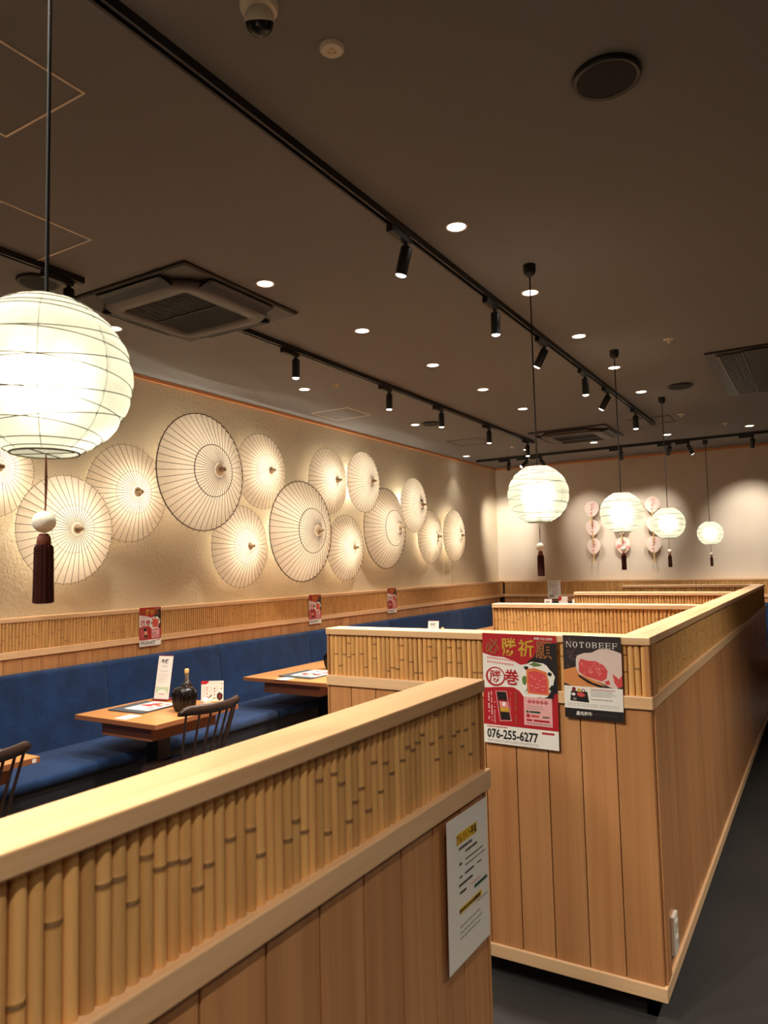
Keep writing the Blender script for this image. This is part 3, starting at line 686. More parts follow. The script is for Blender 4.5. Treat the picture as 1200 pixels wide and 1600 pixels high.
for i, (k, l, rr_, t, b, d, lab) in enumerate(UM):
    x = XW+d; cy = (t+b)/2; A = on_x(l, cy, x); B = on_x(rr_, cy, x); yc = (A.y+B.y)/2; T_ = on_x((l+rr_)/2, t, x); Bo = on_x((l+rr_)/2, b, x); zc = (T_.z+Bo.z)/2
    src = us if k == 's' else ub
    u_ = dup(src) if used[k] else src; used[k] = True
    sz = ((B.y-A.y)/2*.4+(T_.z-Bo.z)/2*.6)/(.35 if k == 's' else .478)
    u_.location = (x, yc, zc); u_.rotation_euler = (random.uniform(0, 6.28), 0, 0) if True else 0; u_.scale = (1, sz, sz); u_['label'] = lab
    # its lamp on the wall behind it: mount + bulb
    lf = thing('wall_lamp', f'small round wall lamp behind the {ORD[i]} umbrella counted from the left end of the wall', 'lamp', (XW, yc, zc), 'lamps behind the umbrellas')
    mb = MB(); mb.loft([[(XW+q, yc+rad*math.cos(2*PI*j/14), zc+rad*math.sin(2*PI*j/14)) for j in range(14)] for rad, q in ((.035, 0), (.035, .012), (.03, .016))], 0, False); obj('lamp_base', mb, 'white', lf)
    lamp_point('lamp_glow', (XW+.075, yc-.0, zc), E_UMB*(1.25 if k == 'b' else 1.0)*(1+1.2*(d-.1)), .03, UMB_COL)

# two thin cables hanging below the last umbrellas
for i, (px_, lab) in enumerate(((693, 'thin cable hanging down the wall below the second last umbrella'), (703, 'thin cable hanging down the wall below the last umbrella'))):
    a = on_x(px_, 880, XW+.004); b = on_x(px_+1, 910, XW+.004); mb = MB().tube([(XW+.004, a.y, a.z), (XW+.004, a.y, 1.30)], .003, 6); tag(obj('power_cable', mb, 'hatch'), lab, 'cable', 'cables below the umbrellas')

# ------------------------------------------------------------------ lantern pendants
def make_lantern():
    """origin at globe centre; the canopy hangs at local z = CEIL-1.91"""
    R = .150; top = CEIL-1.91
    r = thing('lantern', '', 'lantern', (0, 0, 0), 'round paper lanterns hanging in a line')
    wires = []
    hs = [-.133, -.122, -.106, -.086, -.062, -.036, -.010, .016, .042, .068, .092, .112, .128]
    for i, h in enumerate(hs):
        t = 0 if abs(h) > .11 else random.uniform(.06, .14)*(1 if i % 2 else -1); a = random.uniform(-.6, .6)+1.2
        wires.append((h, t*math.cos(a), t*math.sin(a)))
    def wdist(p):
        return min(abs(p.z-(h*1.0+tx*p.x+ty*p.y)) for h, tx, ty in wires)
    mb = MB(); nu, nv = 64, 56; rings = []
    for i in range(nv+1):
        ph_ = math.radians(-67+ (142-8)*i/nv); rg = []
        for k in range(nu):
            th = 2*PI*k/nu; d = Vector((math.cos(ph_)*math.cos(th), math.cos(ph_)*math.sin(th), math.sin(ph_))); p = d*R
            seam = abs(math.sin(4*th))
            q = 1-.016+.022*min(1, wdist(p)/.010)*(.6+.4*seam)
            rg.append(p*q)
        rings.append(rg)
    mb.loft(rings, 0, True, False, False); obj('paper_shade', mb, 'globe', r, origin=(0, 0, 0))
    wb = MB()
    for h, tx, ty in wires:
        nrm = Vector((-tx, -ty, 1)); d = h/nrm.length; nrm.normalize(); c = nrm*d; rad = math.sqrt(max(R*R-d*d, 1e-4))*.9955
        a = nrm.cross(Vector((1, 0, 0))).normalized(); b_ = nrm.cross(a)
        wb.ring([c+rad*(math.cos(2*PI*k/48)*a+math.sin(2*PI*k/48)*b_) for k in range(48)], .0009, 4)
    obj('wire_frame', wb, 'wire', r, origin=(0, 0, 0), kind='stuff')
    sm = MB()
    for k in range(8):
        th = 2*PI*(k+.5)/8; sm.tube([(R*.993*math.cos(f_)*math.cos(th), R*.993*math.cos(f_)*math.sin(th), R*.993*math.sin(f_)) for f_ in [math.radians(-66+132*j/16) for j in range(17)]], .0006, 4)
    obj('paper_seam', sm, 'wire', r, origin=(0, 0, 0), kind='stuff')
    bb = MB(); bb.ring([(.058*math.cos(2*PI*k/40), .058*math.sin(2*PI*k/40), -.1385) for k in range(40)], .0018, 6)
    for s_ in (0, PI/2): bb.tube([(.058*math.cos(s_), .058*math.sin(s_), -.1385), (-.058*math.cos(s_), -.058*math.sin(s_), -.1385)], .0012, 5)
    obj('bottom_ring', bb, 'wire', r, origin=(0, 0, 0))
    tt = MB(); tt.ring([(.055*math.cos(2*PI*k/40), .055*math.sin(2*PI*k/40), .136) for k in range(40)], .0018, 6); tt.tube([(.055, 0, .136), (-.055, 0, .136)], .0015, 5); obj('top_ring', tt, 'wire', r, origin=(0, 0, 0))
    cb = MB(); cb.tube([(0, 0, .06), (0, 0, top-.05)], .0034, 6); obj('cord', cb, 'cord', r, origin=(0, 0, 0))
    so = MB(); so.lathe([(.008, .075), (.017, .07), (.017, .02), (.012, .015)], n=14); obj('bulb_socket', so, 'white', r, origin=(0, 0, 0))
    cp = MB(); cp.lathe([(.012, top-.060), (.026, top-.050), (.032, top-.038), (.033, top)], n=20); obj('ceiling_cap', cp, 'black', r, origin=(0, 0, 0))
    cup = obj('hanging_ribbon', MB().tube([(.002, 0, -.1385), (.003, 0, -.19), (.002, 0, -.245)], [.0012, .0026, .0014], 6), 'braid', r, origin=(0, 0, 0))
    bd = MB(); bd.lathe([(max(.0205*math.sin(PI*k/10), .002), -.262-.0195*math.cos(PI*k/10)) for k in range(11)], n=18); obj('bead', bd, 'bead', r, origin=(0, 0, 0))
    kn = MB(); kn.ring([(.006*math.cos(2*PI*k/12), .006*math.sin(2*PI*k/12), -.286) for k in range(12)], .0035, 6); kn.lathe([(.004, -.283), (.011, -.288), (.0125, -.30), (.011, -.305)], n=14)
    ta = MB(); n = 28; rings = []
    for z, q in ((-.303, .0125), (-.308, .0155), (-.33, .0158), (-.37, .0162), (-.405, .0168), (-.407, .012)):
        rings.append([(q*(1+.06*(-1)**k)*math.cos(2*PI*k/n), q*(1+.06*(-1)**k)*math.sin(2*PI*k/n), z) for k in range(n)])
    ta.loft(rings[::-1], 0, False); to = obj('tassel', ta, 'tassel', r, origin=(0, 0, 0)); obj('knot', kn, 'braid', to, origin=(0, 0, 0))
    return r
lan = make_lantern()
LP = [(-1.19, .795, 1.925, 'largest paper lantern, closest to the camera at the left'), (-1.21, 3.5, 1.91, 'second paper lantern from the camera, below a round black ceiling cap'), (-1.222, 5.3, 1.911, 'third paper lantern, in front of the fans with rosettes'), (-1.228, 7.13, 1.907, 'fourth paper lantern, over the right hand fan column'), (-1.20, 9.78, 1.884, 'smallest paper lantern, hanging from the track along the back wall')]
for i, (x, y, z, lab) in enumerate(LP):
    o = lan if i == 0 else dup(lan); o.location = (x, y, z); o['label'] = lab; o.rotation_euler = (0, 0, i*1.1+.5)
    top = CEIL - (0.045 if i == 4 else 0) - z
    for ch in o.children:
        if ch.name.startswith('ceiling_cap'): ch.location.z = top-(CEIL-1.91)
        if ch.name.startswith('cord'): ch.location.z = top-(CEIL-1.91)
    lamp_point('lantern_glow', (x, y, z-.004), E_GLOBE, .06, (1, .94, .74))

# ------------------------------------------------------------------ ceiling fixtures
def make_downlight():
    r = thing('downlight', '', 'downlight', (0, 0, 0), 'round recessed ceiling downlights')
    mb = MB(); n = 28
    rings = [[(q*math.cos(2*PI*k/n), q*math.sin(2*PI*k/n), z) for k in range(n)] for q, z in ((.052, 0), (.052, -.004), (.043, -.005), (.041, -.001))]
    mb.loft(rings, 0, True, False, False); obj('trim_ring', mb, 'hatch', r, origin=(0, 0, 0))
    d = MB(); d.add([(.0415*math.cos(2*PI*k/n), .0415*math.sin(2*PI*k/n), -.0025) for k in range(n)], [tuple(range(n))[::-1]]); obj('light_disc', d, 'lens', r, origin=(0, 0, 0))
    return r
dl = make_downlight(); first = True
rowsD = [('row beside the lantern line', -1.335, [2.9, 3.86, 4.81, 5.77, 6.76]), ('middle row between the two tracks', -2.47, [2.92, 3.87, 4.86, 5.81, 6.79]), ('row nearest the umbrella wall', -3.71, [2.94, 4.88, 6.84])]
spots = [(x, y, f'added downlight, {ORD[i]} from the camera in the {nm}') for nm, x, ys in rowsD for i, y in enumerate(ys)]
spots += [(x, 9.3, f'added downlight, {ORD[i]} from the left in the row near the back wall') for i, x in enumerate((-4.24, -3.35, -2.45, -1.56, -.66))]
spots += [(-1.335, .55, 'added downlight above the near divider, out of the picture'), (-1.335, -.6, 'added downlight behind the camera, nearest the near divider'), (-2.47, .6, 'added downlight over the table at the left edge, out of the picture')]  # downlights added out of view to brighten the near cap and divider fronts
spots += [(1.15, y, f'added downlight, {ORD[i]} from the front in the aisle row right of the picture') for i, y in enumerate((-1.4, .3, 2.0, 3.9))]  # aisle row added out of view as fill for the aisle faces
spots += [(.25, y, f'added downlight, {ORD[i]} from the front in the row above the camera, out of the picture') for i, y in enumerate((-1.6, -.7, .2))]  # unseen row added over the camera to fill the near divider
for x, y, lab in spots:
    o = dl if first else dup(dl); first = False; o.location = (x, y, CEIL); o['label'] = lab
    lamp_spot('downlight_beam', (x, y, CEIL-.012), (x, y, 0), E_DOWN*(.08 if x < -4 else .5 if x < -3.6 else 2.3 if x > 0 and y > 2.5 else .8 if x > 1 and y > 1.5 else .52 if x > 0 else 1.25 if y < 1 else 1.7 if x > -1.4 else 1), 110 if x > 0 else 140 if y < 1 else 84 if x < -3 else 102, .5 if y < 1 and x < 0 else .8, .05)

def track(name, a, b, lab):
    r = thing('lighting_track', lab, 'track', (a[0], a[1], CEIL))
    mb = MB(); ax = 'y' if abs(a[1]-b[1]) > abs(a[0]-b[0]) else 'x'
    if ax == 'y':
        x = a[0]
        for x0, x1 in ((x-.018, x-.008), (x+.008, x+.018)): mb.box(x0, a[1], CEIL-.032, x1, b[1], CEIL)
        mb.box(x-.008, a[1], CEIL-.014, x+.008, b[1], CEIL)
    else:
        y = a[1]
        for y0, y1 in ((y-.018, y-.008), (y+.008, y+.018)): mb.box(a[0], y0, CEIL-.032, b[0], y1, CEIL)
        mb.box(a[0], y-.008, CEIL-.014, b[0], y+.008, CEIL)
    obj('rail_channel', mb, 'black', r)
    ends = (a, b)
    for e in ends:
        w = .019; e0 = Vector((e[0], e[1], CEIL)); obj('end_cap', MB().box(e0.x-w, e0.y-w, CEIL-.034, e0.x+w, e0.y+w, CEIL), 'black', r, bevel=.002)
    return r
track('t', (-1.54, -2.5), (-1.54, 8.35), 'long black ceiling track running over the dividers beside the lanterns')
track('t', (-3.05, 3.36), (-3.05, 8.68), 'black ceiling track over the tables beyond the near air conditioner')
track('t', (-3.20, -2.5), (-3.20, 2.32), 'short end of black ceiling track behind the nearest lantern')
track('t', (-4.28, 9.79), (2.6, 9.79), 'black ceiling track running along the back wall')
def make_head(loc, target, ax, lab, energy, size, blend=.5, group='black track spotlights'):
    """adaptor under the track, yoke, tilting cylinder with a lit lens"""
    r = thing('track_spotlight', lab, 'spotlight', loc, group); x, y, z = loc
    zb = CEIL-.034
    mb = MB()
    if ax == 'y': mb.box(x-.017, y-.15, zb-.032, x+.017, y+.02, zb)
    else: mb.box(x-.15, y-.017, zb-.032, x+.02, y+.017, zb)
    obj('adaptor', mb, 'black', r, bevel=.004)
    st = MB(); st.lathe([(.012, zb-.06), (.012, zb-.03)], (x, y, 0), 12); obj('pivot', st, 'black', r)
    c = Vector((x, y, zb-.058)); d = (Vector(target)-c).normalized()
    a = d.orthogonal().normalized(); b = d.cross(a); n = 20
    ringf = lambda t, q: [c+d*t+q*(math.cos(2*PI*k/n)*a+math.sin(2*PI*k/n)*b) for k in range(n)]
    body = MB(); body.loft([ringf(t, q) for t, q in ((-.012, .012), (-.010, .024), (-.004, .027), (.117, .027), (.119, .0255), (.117, .024))], 0, True, True, False); obj('lamp_cylinder', body, 'black', r)
    le = MB(); le.loft([ringf(.117, .0248), ringf(.122, .022), ringf(.126, .013)], 0, True, False, True); obj('lens', le, 'lens_spot', r)
    lamp_spot('spot_beam', c+d*.13, target, energy, size, blend, .02)
    return r
for i, (y, t) in enumerate(((2.80, (-2.35, 2.75, 0)), (3.84, (-1.6, 3.9, 0)), (4.70, (-3.3, 4.75, 0)), (5.67, (-1.56, 5.7, 0)), (6.38, (-3.4, 6.45, 0)), (7.45, (-1.56, 7.5, 0)))):
    make_head((-1.54, y, CEIL), t, 'y', f'black spotlight, {ORD[i]} from the camera on the track beside the lanterns', E_TRACK, 50)
for i, (y, t) in enumerate(((3.92, (-3.15, 3.95, 0)), (5.18, (-3.15, 5.2, 0)), (6.15, (-3.1, 6.2, 0)), (7.30, (-3.1, 7.35, 0)), (8.5, (-3.1, 8.5, 0)))):
    make_head((-3.05, y, CEIL), t, 'y', f'black spotlight, {ORD[i]} from the camera on the track over the tables', E_TRACK, 92, .8)
make_head((-3.20, 2.26, CEIL), (-3.3, 2.3, 0), 'y', 'black spotlight half hidden behind the nearest lantern', E_TRACK, 92, .8)
for i, (x, t, e, sz) in enumerate(((-3.80, (-4.30, YB, 1.95), E_WALL*1.5, 50), (-3.53, (-4.35, 8.95, 2.0), E_WALL*.6, 30), (-3.33, (-2.9, YB, 2.05), E_WALL*.6, 42), (-2.23, (-2.45, YB, 1.95), E_WALL, 46), (-1.62, (-2.1, YB, 2.05), E_WALL*.6, 42), (-1.40, (-.9, YB-.3, 1.7), E_WALL*.35, 42), (-.67, (-.85, YB, 1.95), E_WALL, 50))):
    make_head((x, 9.79, CEIL), t, 'x', f'black spotlight, {ORD[i]} from the left on the track along the back wall', e, sz+10, 1.0)

# cassette air conditioners
def make_cassette():
    r = thing('air_conditioner', '', 'air conditioner', (0, 0, 0), 'ceiling cassette air conditioners')
    w = .90
    mb = MB(); mb.loft([rr(0, 0, w, w, .01, 0, 2), rr(0, 0, w, w, .01, -.012, 2), rr(0, 0, w-.02, w-.02, .01, -.020, 2)], 0, False, False, True); obj('ceiling_panel', mb, 'ac_dark', r, origin=(0, 0, 0), bevel=.002)
    fr_ = MB(); fr_.loft([rr(0, 0, .72, .72, .16, -.016, 8), rr(0, 0, .74, .74, .17, -.03, 8), rr(0, 0, .70, .70, .15, -.050, 8), rr(0, 0, .62, .62, .10, -.056, 8), rr(0, 0, .50, .50, .02, -.056, 8), rr(0, 0, .49, .49, .02, -.044, 8)], 0, True, False, False); obj('grille_frame', fr_, 'ac_mid', r, origin=(0, 0, 0))
    g_ = MB(); g_.box(-.246, -.246, -.046, .246, .246, -.040); gr = obj('intake_grille', g_, 'ac_black', r, origin=(0, 0, 0))
    sl = MB()
    for k in range(24): q = -.235+.0204*k; sl.box(q, -.245, -.049, q+.004, .245, -.046)
    sl.box(-.245, -.006, -.053, .245, .006, -.046); obj('grille_bars', sl, 'ac_black', gr, origin=(0, 0, 0), kind='stuff')
    for k in range(4):
        a = k*PI/2; c, s_ = math.cos(a), math.sin(a); l = MB(); n = 10
        T3 = lambda x, y, z: (c*x-s_*y, s_*x+c*y, z)
        sec = [(.335, -.022), (.425, -.022), (.428, -.030), (.35, -.052), (.338, -.05)]
        l.loft([[T3(x, yy*(1-.0), z) for x, z in sec] for yy in (-.25, .25)], 0, False)
        obj('outlet_slot', l, 'ac_black', r, origin=(0, 0, 0))
        v = MB(); v.loft([[T3(x, yy, z) for x, z in ((.404, -.036), (.43, -.028), (.433, -.031), (.406, -.040))] for yy in (-.235, .235)], 0, False); obj('louver', v, 'ac_dark', r, origin=(0, 0, 0))
    return r
ac = make_cassette(); ac.location = (-3.05, 2.92, CEIL); ac['label'] = 'brown ceiling cassette air conditioner above the nearest table'
dup_at(ac, (-2.45, 8.55, CEIL), None, 'brown ceiling cassette air conditioner far back near the back wall track')
# long return air unit at the right
r = thing('air_vent', 'long dark ceiling unit with slatted intake at the right edge', 'vent', (-.2, 6.57, CEIL))
x0, x1, y0, y1 = -.68, .42, 5.77, 7.38
obj('vent_panel', MB().box(x0, y0, CEIL-.016, x1, y1, CEIL), 'ac_dark', r, bevel=.003)
obj('side_rail', MB().box(x0+.075, y0+.05, CEIL-.030, x0+.095, y1-.03, CEIL-.014), 'ac_mid', r)
obj('vent_recess', MB().box(x0+.10, y0+.05, CEIL-.020, x0+.245, y1-.03, CEIL-.015), 'ac_black', r)
for k in range(9):
    xx = x0+.103+.0155*k; mb = MB(); mb.box(xx, y0+.05, CEIL-.030, xx+.006, y1-.03, CEIL-.019); obj('slat', mb, 'ac_mid', r)
obj('side_rail', MB().box(x0+.243, y0+.05, CEIL-.028, x0+.253, y1-.03, CEIL-.014), 'ac_mid', r)
obj('flap', MB().box(x0+.255, y0+.03, CEIL-.026, x1-.03, y1-.02, CEIL-.015), 'ac_black', r, bevel=.003)

# ceiling speakers, detectors, camera, hatches
def make_speaker(R):
    r = thing('ceiling_speaker', '', 'speaker', (0, 0, 0), 'round dark ceiling speakers')
    mb = MB(); mb.lathe([(R*.86, -.014), (R*.96, -.018), (R, -.012), (R, 0)][::1], n=40, cap0=False); obj('speaker_rim', mb, 'black', r, origin=(0, 0, 0))
    g_ = MB(); g_.lathe([(.001, -.0165), (R*.5, -.016), (R*.88, -.013)], n=40, cap0=False, cap1=False); obj('speaker_grille', g_, 'black_matt', r, origin=(0, 0, 0))
    return r
sp = make_speaker(.105)
for i, (x, y, lab) in enumerate(((-.50, 2.24, 'large looking round black ceiling speaker at the upper right'), (-3.53, 6.88, 'round dark ceiling speaker over the far tables'), (-1.0, 6.73, 'round dark ceiling speaker beside the slatted ceiling unit'), (-3.41, 2.23, 'round dark ceiling speaker behind the nearest lantern cord'))):
    o = sp if i == 0 else dup(sp); o.location = (x, y, CEIL); o['label'] = lab
r = thing('security_camera', 'white dome security camera with black lens at the top of the picture', 'camera', (-1.22, 1.43, CEIL))
c0 = (-1.22, 1.43, CEIL)
obj('mount_plate', MB().lathe([(.044, -.022), (.051, -.016), (.053, 0)], c0, 32), 'white', r)
def ballpart(lo, hi, R, tilt):
    mb = MB(); rings = []
    for i in range(9):
        f_ = math.radians(lo+(hi-lo)*i/8); rings.append([Matrix.Rotation(tilt, 3, Vector((1, .6, 0)).normalized()) @ Vector((R*math.cos(f_)*math.cos(2*PI*k/24), R*math.cos(f_)*math.sin(2*PI*k/24), R*math.sin(f_))) + Vector((-1.22, 1.43, CEIL-.046)) for k in range(24)])
    return mb.loft(rings, 0, True)
obj('camera_shell', ballpart(-5, 88, .040, .5), 'white', r); obj('camera_lens_dome', ballpart(-88, -5, .039, .5), 'ceramic', r)
r = thing('smoke_detector', 'round white ceiling disc with amber centre beside the dome camera', 'detector', (-1.15, 1.67, CEIL))
obj('disc', MB().lathe([(.030, -.012), (.036, -.007), (.037, 0)], (-1.15, 1.67, CEIL), 32), 'white', r)
for k in range(6): a = k*PI/3; obj('sensor_segment', MB().box(-1.15+.010*math.cos(a)-.004, 1.67+.010*math.sin(a)-.003, CEIL-.0135, -1.15+.010*math.cos(a)+.004, 1.67+.010*math.sin(a)+.003, CEIL-.011), 'amber' if k % 2 else 'hatch', r)
for x, y, lab in ((-3.41, 4.91, 'small pale sprinkler head beside the near ceiling hatch'), (-3.42, 8.94, 'small pale sprinkler head far back over the tables'), (-.84, 5.25, 'small pale sprinkler head between lantern cap and slatted unit'), (-.88, 8.94, 'small pale sprinkler head near the back wall at the right'), (-1.21, 8.08, 'small pale sprinkler head beyond the fourth lantern cap')):
    s_ = thing('sprinkler', lab, 'sprinkler', (x, y, CEIL), 'ceiling sprinkler heads')
    mb = MB(); mb.ring([(x+.028*math.cos(2*PI*k/24), y+.028*math.sin(2*PI*k/24), CEIL-.003) for k in range(24)], .006, 6); obj('escutcheon', mb, 'white', s_)
    obj('nozzle', MB().lathe([(.004, -.03), (.012, -.026), (.008, -.015), (.012, 0)], (x, y, CEIL), 12), 'hatch', s_)
obj_h = MB().tube([(-1.575, 3.22, CEIL), (-1.575, 3.225, CEIL-.012), (-1.57, 3.235, CEIL-.02), (-1.565, 3.24, CEIL-.014)], .003, 6)
tag(obj('ceiling_hook', obj_h, 'amber'), 'tiny brass hook in the ceiling beside the lantern track', 'hook')
def hatch(x0, y0, w, lab, mat='hatch', t=.008):
    r = thing('ceiling_hatch', lab, 'hatch', (x0+w/2, y0+w/2, CEIL), 'square ceiling access hatches')
    obj('hatch_panel', MB().box(x0+t, y0+t, CEIL-.002, x0+w-t, y0+w-t, CEIL), 'ceiling', r)
    mb = MB(); mb.box(x0, y0, CEIL-.004, x0+w, y0+t, CEIL); mb.box(x0, y0+w-t, CEIL-.004, x0+w, y0+w, CEIL); mb.box(x0, y0+t, CEIL-.004, x0+t, y0+w-t, CEIL); mb.box(x0+w-t, y0+t, CEIL-.004, x0+w, y0+w-t, CEIL)
    obj('hatch_frame', mb, mat, r)
hatch(-2.35, .98, .43, 'square ceiling hatch with pale frame at the upper left corner'); hatch(-3.21, 1.65, .43, 'square ceiling hatch with pale frame above the nearest lantern')
hatch(-4.25, 5.69, .43, 'square ceiling hatch with pale frame above the umbrellas'); hatch(-3.92, 8.02, .43, 'faint dark framed ceiling hatch near the back corner', 'ac_mid'); hatch(-1.75, 8.05, .43, 'faint dark framed ceiling hatch beside the far cassette unit', 'ac_mid')

# ------------------------------------------------------------------ banquette along the left wall
bq = thing('banquette', 'long navy fabric banquette running along the left wall under the bamboo band', 'bench', (-4.05, 5, 0))
obj('plinth', MB().box(XF-.0, 1.2, 0, -3.735, YBF-.02, .405), 'blue_side', bq)
def cushion(name, sec, y0, y1, parent, mat='blue', ax='y'):
    """extrude a (x,z) section from y0 to y1 with softened ends"""
    cx = sum(p[0] for p in sec)/len(sec); cz = sum(p[1] for p in sec)/len(sec); mb = MB(); rings = []
    for t, k in ((0, .90), (.004, .96), (.012, 1.0), (1, 1)):
        pass
    for yy, k in ((y0+.001, .93), (y0+.004, .975), (y0+.014, 1.0), ((y0+y1)/2, 1.0), (y1-.014, 1.0), (y1-.004, .975), (y1-.001, .93)):
        rings.append([(cx+(x-cx)*k, yy, cz+(z-cz)*k) if ax == 'y' else (yy, -(cx+(x-cx)*k), cz+(z-cz)*k) for x, z in sec])
    return obj(name, mb.loft(rings, 0, True), mat, parent)
def rsec(pts, r=.03, n=4):
    out = []; m = len(pts)
    for i in range(m):
        p = Vector(pts[i]); a = (Vector(pts[i-1])-p).normalized(); b = (Vector(pts[(i+1) % m])-p).normalized()
        for k in range(n+1):
            t = k/n; q = p+a*r*(1-t)**2+b*r*t**2; out.append((q.x, q.y))
    return out
back = rsec([(XF, .45), (-4.19, .45), (-4.25, .962), (XF, .962)], .025)
seat = rsec([(XF+.02, .40), (-3.71, .40), (-3.70, .47), (XF+.02, .478)], .032)
for a, b in zip([1.2, 3.31, 4.393, 5.593, 7.1, 9.0], [3.31, 4.393, 5.593, 7.1, 9.0, YBF-.03]): cushion('back_cushion', back, a, b, bq)
for a, b in zip([1.2, 4.50, 5.7, 7.1, 9.0], [4.50, 5.7, 7.1, 9.0, YBF-.03]): cushion('seat_cushion', seat, a, b, bq)
bq2 = thing('banquette', 'navy fabric bench along the back wall, top of its backrest showing over the dividers', 'bench', (-2, YBF-.3, 0))
obj('plinth', MB().box(-3.6, YBF-.5, 0, .9, YBF-.0, .34), 'blue_side', bq2)
bk = rsec([(-(YBF-.001), .45), (-(YBF-.14), .45), (-(YBF-.08), .985), (-(YBF-.001), .985)], .02)
st_ = rsec([(-(YBF-.02), .34), (-(YBF-.6), .34), (-(YBF-.6), .47), (-(YBF-.02), .478)], .04)
for a, b in ((-3.6, -2.1), (-2.1, -.6), (-.6, -.05)):
    cushion('back_cushion', bk, a, b, bq2, ax='x'); cushion('seat_cushion', st_, a, b, bq2, ax='x')

# ------------------------------------------------------------------ tables
def make_table(x0, y0, w, l, lab, sticker=None):
    r = thing('dining_table', lab, 'table', (x0+w/2, y0+l/2, 0), 'wooden tables along the banquette')
    cx, cy = x0+w/2, y0+l/2
    tp = obj('tabletop', MB().box(x0, y0, .692, x0+w, y0+l, .72), 'table', r, bevel=.002)
    eb = MB(); eb.box(x0-.001, y0-.001, .693, x0+w+.001, y0, .7185); eb.box(x0+w, y0, .693, x0+w+.001, y0+l, .7185); obj('edge_band', eb, 'table_edge', tp)
    obj('apron_box', MB().box(x0+.15, y0+.075, .60, x0+w-.12, y0+l-.075, .692), 'table_edge', r, bevel=.002)
    obj('pedestal', MB().box(cx-.05, cy-.05, .012, cx+.05, cy+.05, .60), 'black', r, bevel=.004)
    bp = MB(); bp.loft([rr(cx, cy, .46, .46, .03, 0), rr(cx, cy, .46, .46, .03, .008), rr(cx, cy, .44, .44, .03, .013)], 0, False); obj('base_plate', bp, 'black', r)
    return r
make_table(-3.93, 2.845, .70, .665, 'square wooden table set with menu stand, dark pot and two cards')
make_table(-3.90, 1.47, .70, .66, 'square wooden table at the left edge, only its far corner showing')
make_table(-4.0, 4.41, .81, 1.10, 'wooden table with an open menu, partly behind the long divider')
make_table(-3.95, 6.25, .75, 1.0, 'wooden table behind the divider carrying the second menu stand')
make_table(-3.95, 8.45, .75, 1.0, 'farthest wooden table, a strip of its top visible beyond the divider')
# number stickers
def slip(x, y, w, l, rz, lab, z=.7206):
    mb = MB(); mb.box(-w/2, -l/2, 0, w/2, l/2, .0006); o = obj('label_slip', mb, 'white_paper', origin=(0, 0, 0)); o.location = (x, y, z); o.rotation_euler = (0, 0, rz); tag(o, lab, 'label', 'white paper slips on tables'); return o
slip(-3.56, 2.93, .095, .12, .05, 'white paper slip on the near edge of the table with the dark pot'); slip(-3.62, 4.475, .10, .14, 0, 'white paper slip on the table partly behind the divider')
o = slip(-3.1998, 2.102, .0006, .02, 0, 'tiny white sticker on the edge of the table at the left edge'); o.location = (-3.1985, 2.10, .7055)
o.data = o.data.copy(); 
mbs = MB().box(0, -.011, -.009, .0008, .011, .009); me = bpy.data.meshes.new('label_slip'); me.from_pydata(mbs.v, [], mbs.f); me.materials.append(M['white_paper']); o.data = me

# menus lying on the tables
def make_menu(lab, loc, rz, w=.29, l=.30):
    r = thing('menu_folder', lab, 'menu', (0, 0, 0), 'printed menus lying on tables')
    cov = obj('cover_board', MB().box(-w/2, -l/2, 0, w/2, l/2, .010), 'folder', r, origin=(0, 0, 0), bevel=.002)
    pg = obj('page', MB().box(-w/2+.085, -l/2+.05, .010, w/2-.004, l/2-.004, .012), 'white_paper', r, origin=(0, 0, 0))
    S_ = MB(); ms = ['meat', 'red', 'pwhite', 'crumb', 'pbrown']
    for k in range(22):
        x, y = random.uniform(-w/2+.12, w/2-.03), random.uniform(-l/2+.09, l/2-.03); q = random.uniform(.012, .04)
        S_.add([(x+q*math.cos(2*PI*t/9)*random.uniform(.7, 1.2), y+q*math.sin(2*PI*t/9)*random.uniform(.5, 1), .0121+k*.00003) for t in range(9)], [tuple(range(9))], random.choice((0, 0, 1, 2, 3, 4)))
    obj('food_picture', S_, ms, pg, origin=(0, 0, 0))
    r.location = loc; r.rotation_euler = (0, 0, rz); return r
make_menu('grey backed menu with food picture on the table with the dark pot', (-3.70, 3.165, .7202), .05)
make_menu('grey backed menu with food picture on the table partly behind divider', (-3.57, 4.70, .7202), -.05, .33, .36)

# menu stands
def make_stand():
    r = thing('menu_stand', '', 'sign', (0, 0, 0), 'upright menu stands')
    obj('stand_base', MB().box(-.062, -.035, 0, .062, .045, .012), 'maroon', r, origin=(0, 0, 0), bevel=.002)
    P = Sheet(.112, .285)
    P.rect(0, .975, 1, 1, 'maroon'); P.lines(.3, .745, .7, .765, 1, 'grey', .5, False); P.lines(.35, .715, .65, .73, 1, 'grey', .5, False); P.lines(.2, .62, .75, .64, 1, 'grey', .5, False); P.lines(.12, .36, .85, .59, 8, 'grey', .12)
    P.rect(.06, .13, .94, .27, 'pgreen'); P.ell(.5, .155, .3, .055, 'pwhite', 18); P.lines(.3, .10, .7, .125, 1, 'red', .6, False)
    P.text('牛勝', .22, .80, .76, .905, 'pblack', .022)
    sh = P.build(r)
    sh.location = (0, -.02, .012); sh.rotation_euler = (-.21, 0, 0)
    b = MB(); b.box(-.056, 0.0, 0, .056, .003, .285); bo = obj('backing_board', b, 'maroon', r, origin=(0, 0, 0)); bo.location = (0, -.0198, .012); bo.rotation_euler = (-.21, 0, 0)
    return r
sd = make_stand(); sd.location = (-3.80, 3.41, .72); sd.rotation_euler = (0, 0, .22); sd['label'] = 'tall white menu stand leaning on the table with the dark pot'
dup_at(sd, (-3.42, 6.56, .72), .2, 'white menu stand showing above the long divider, left of the red poster')
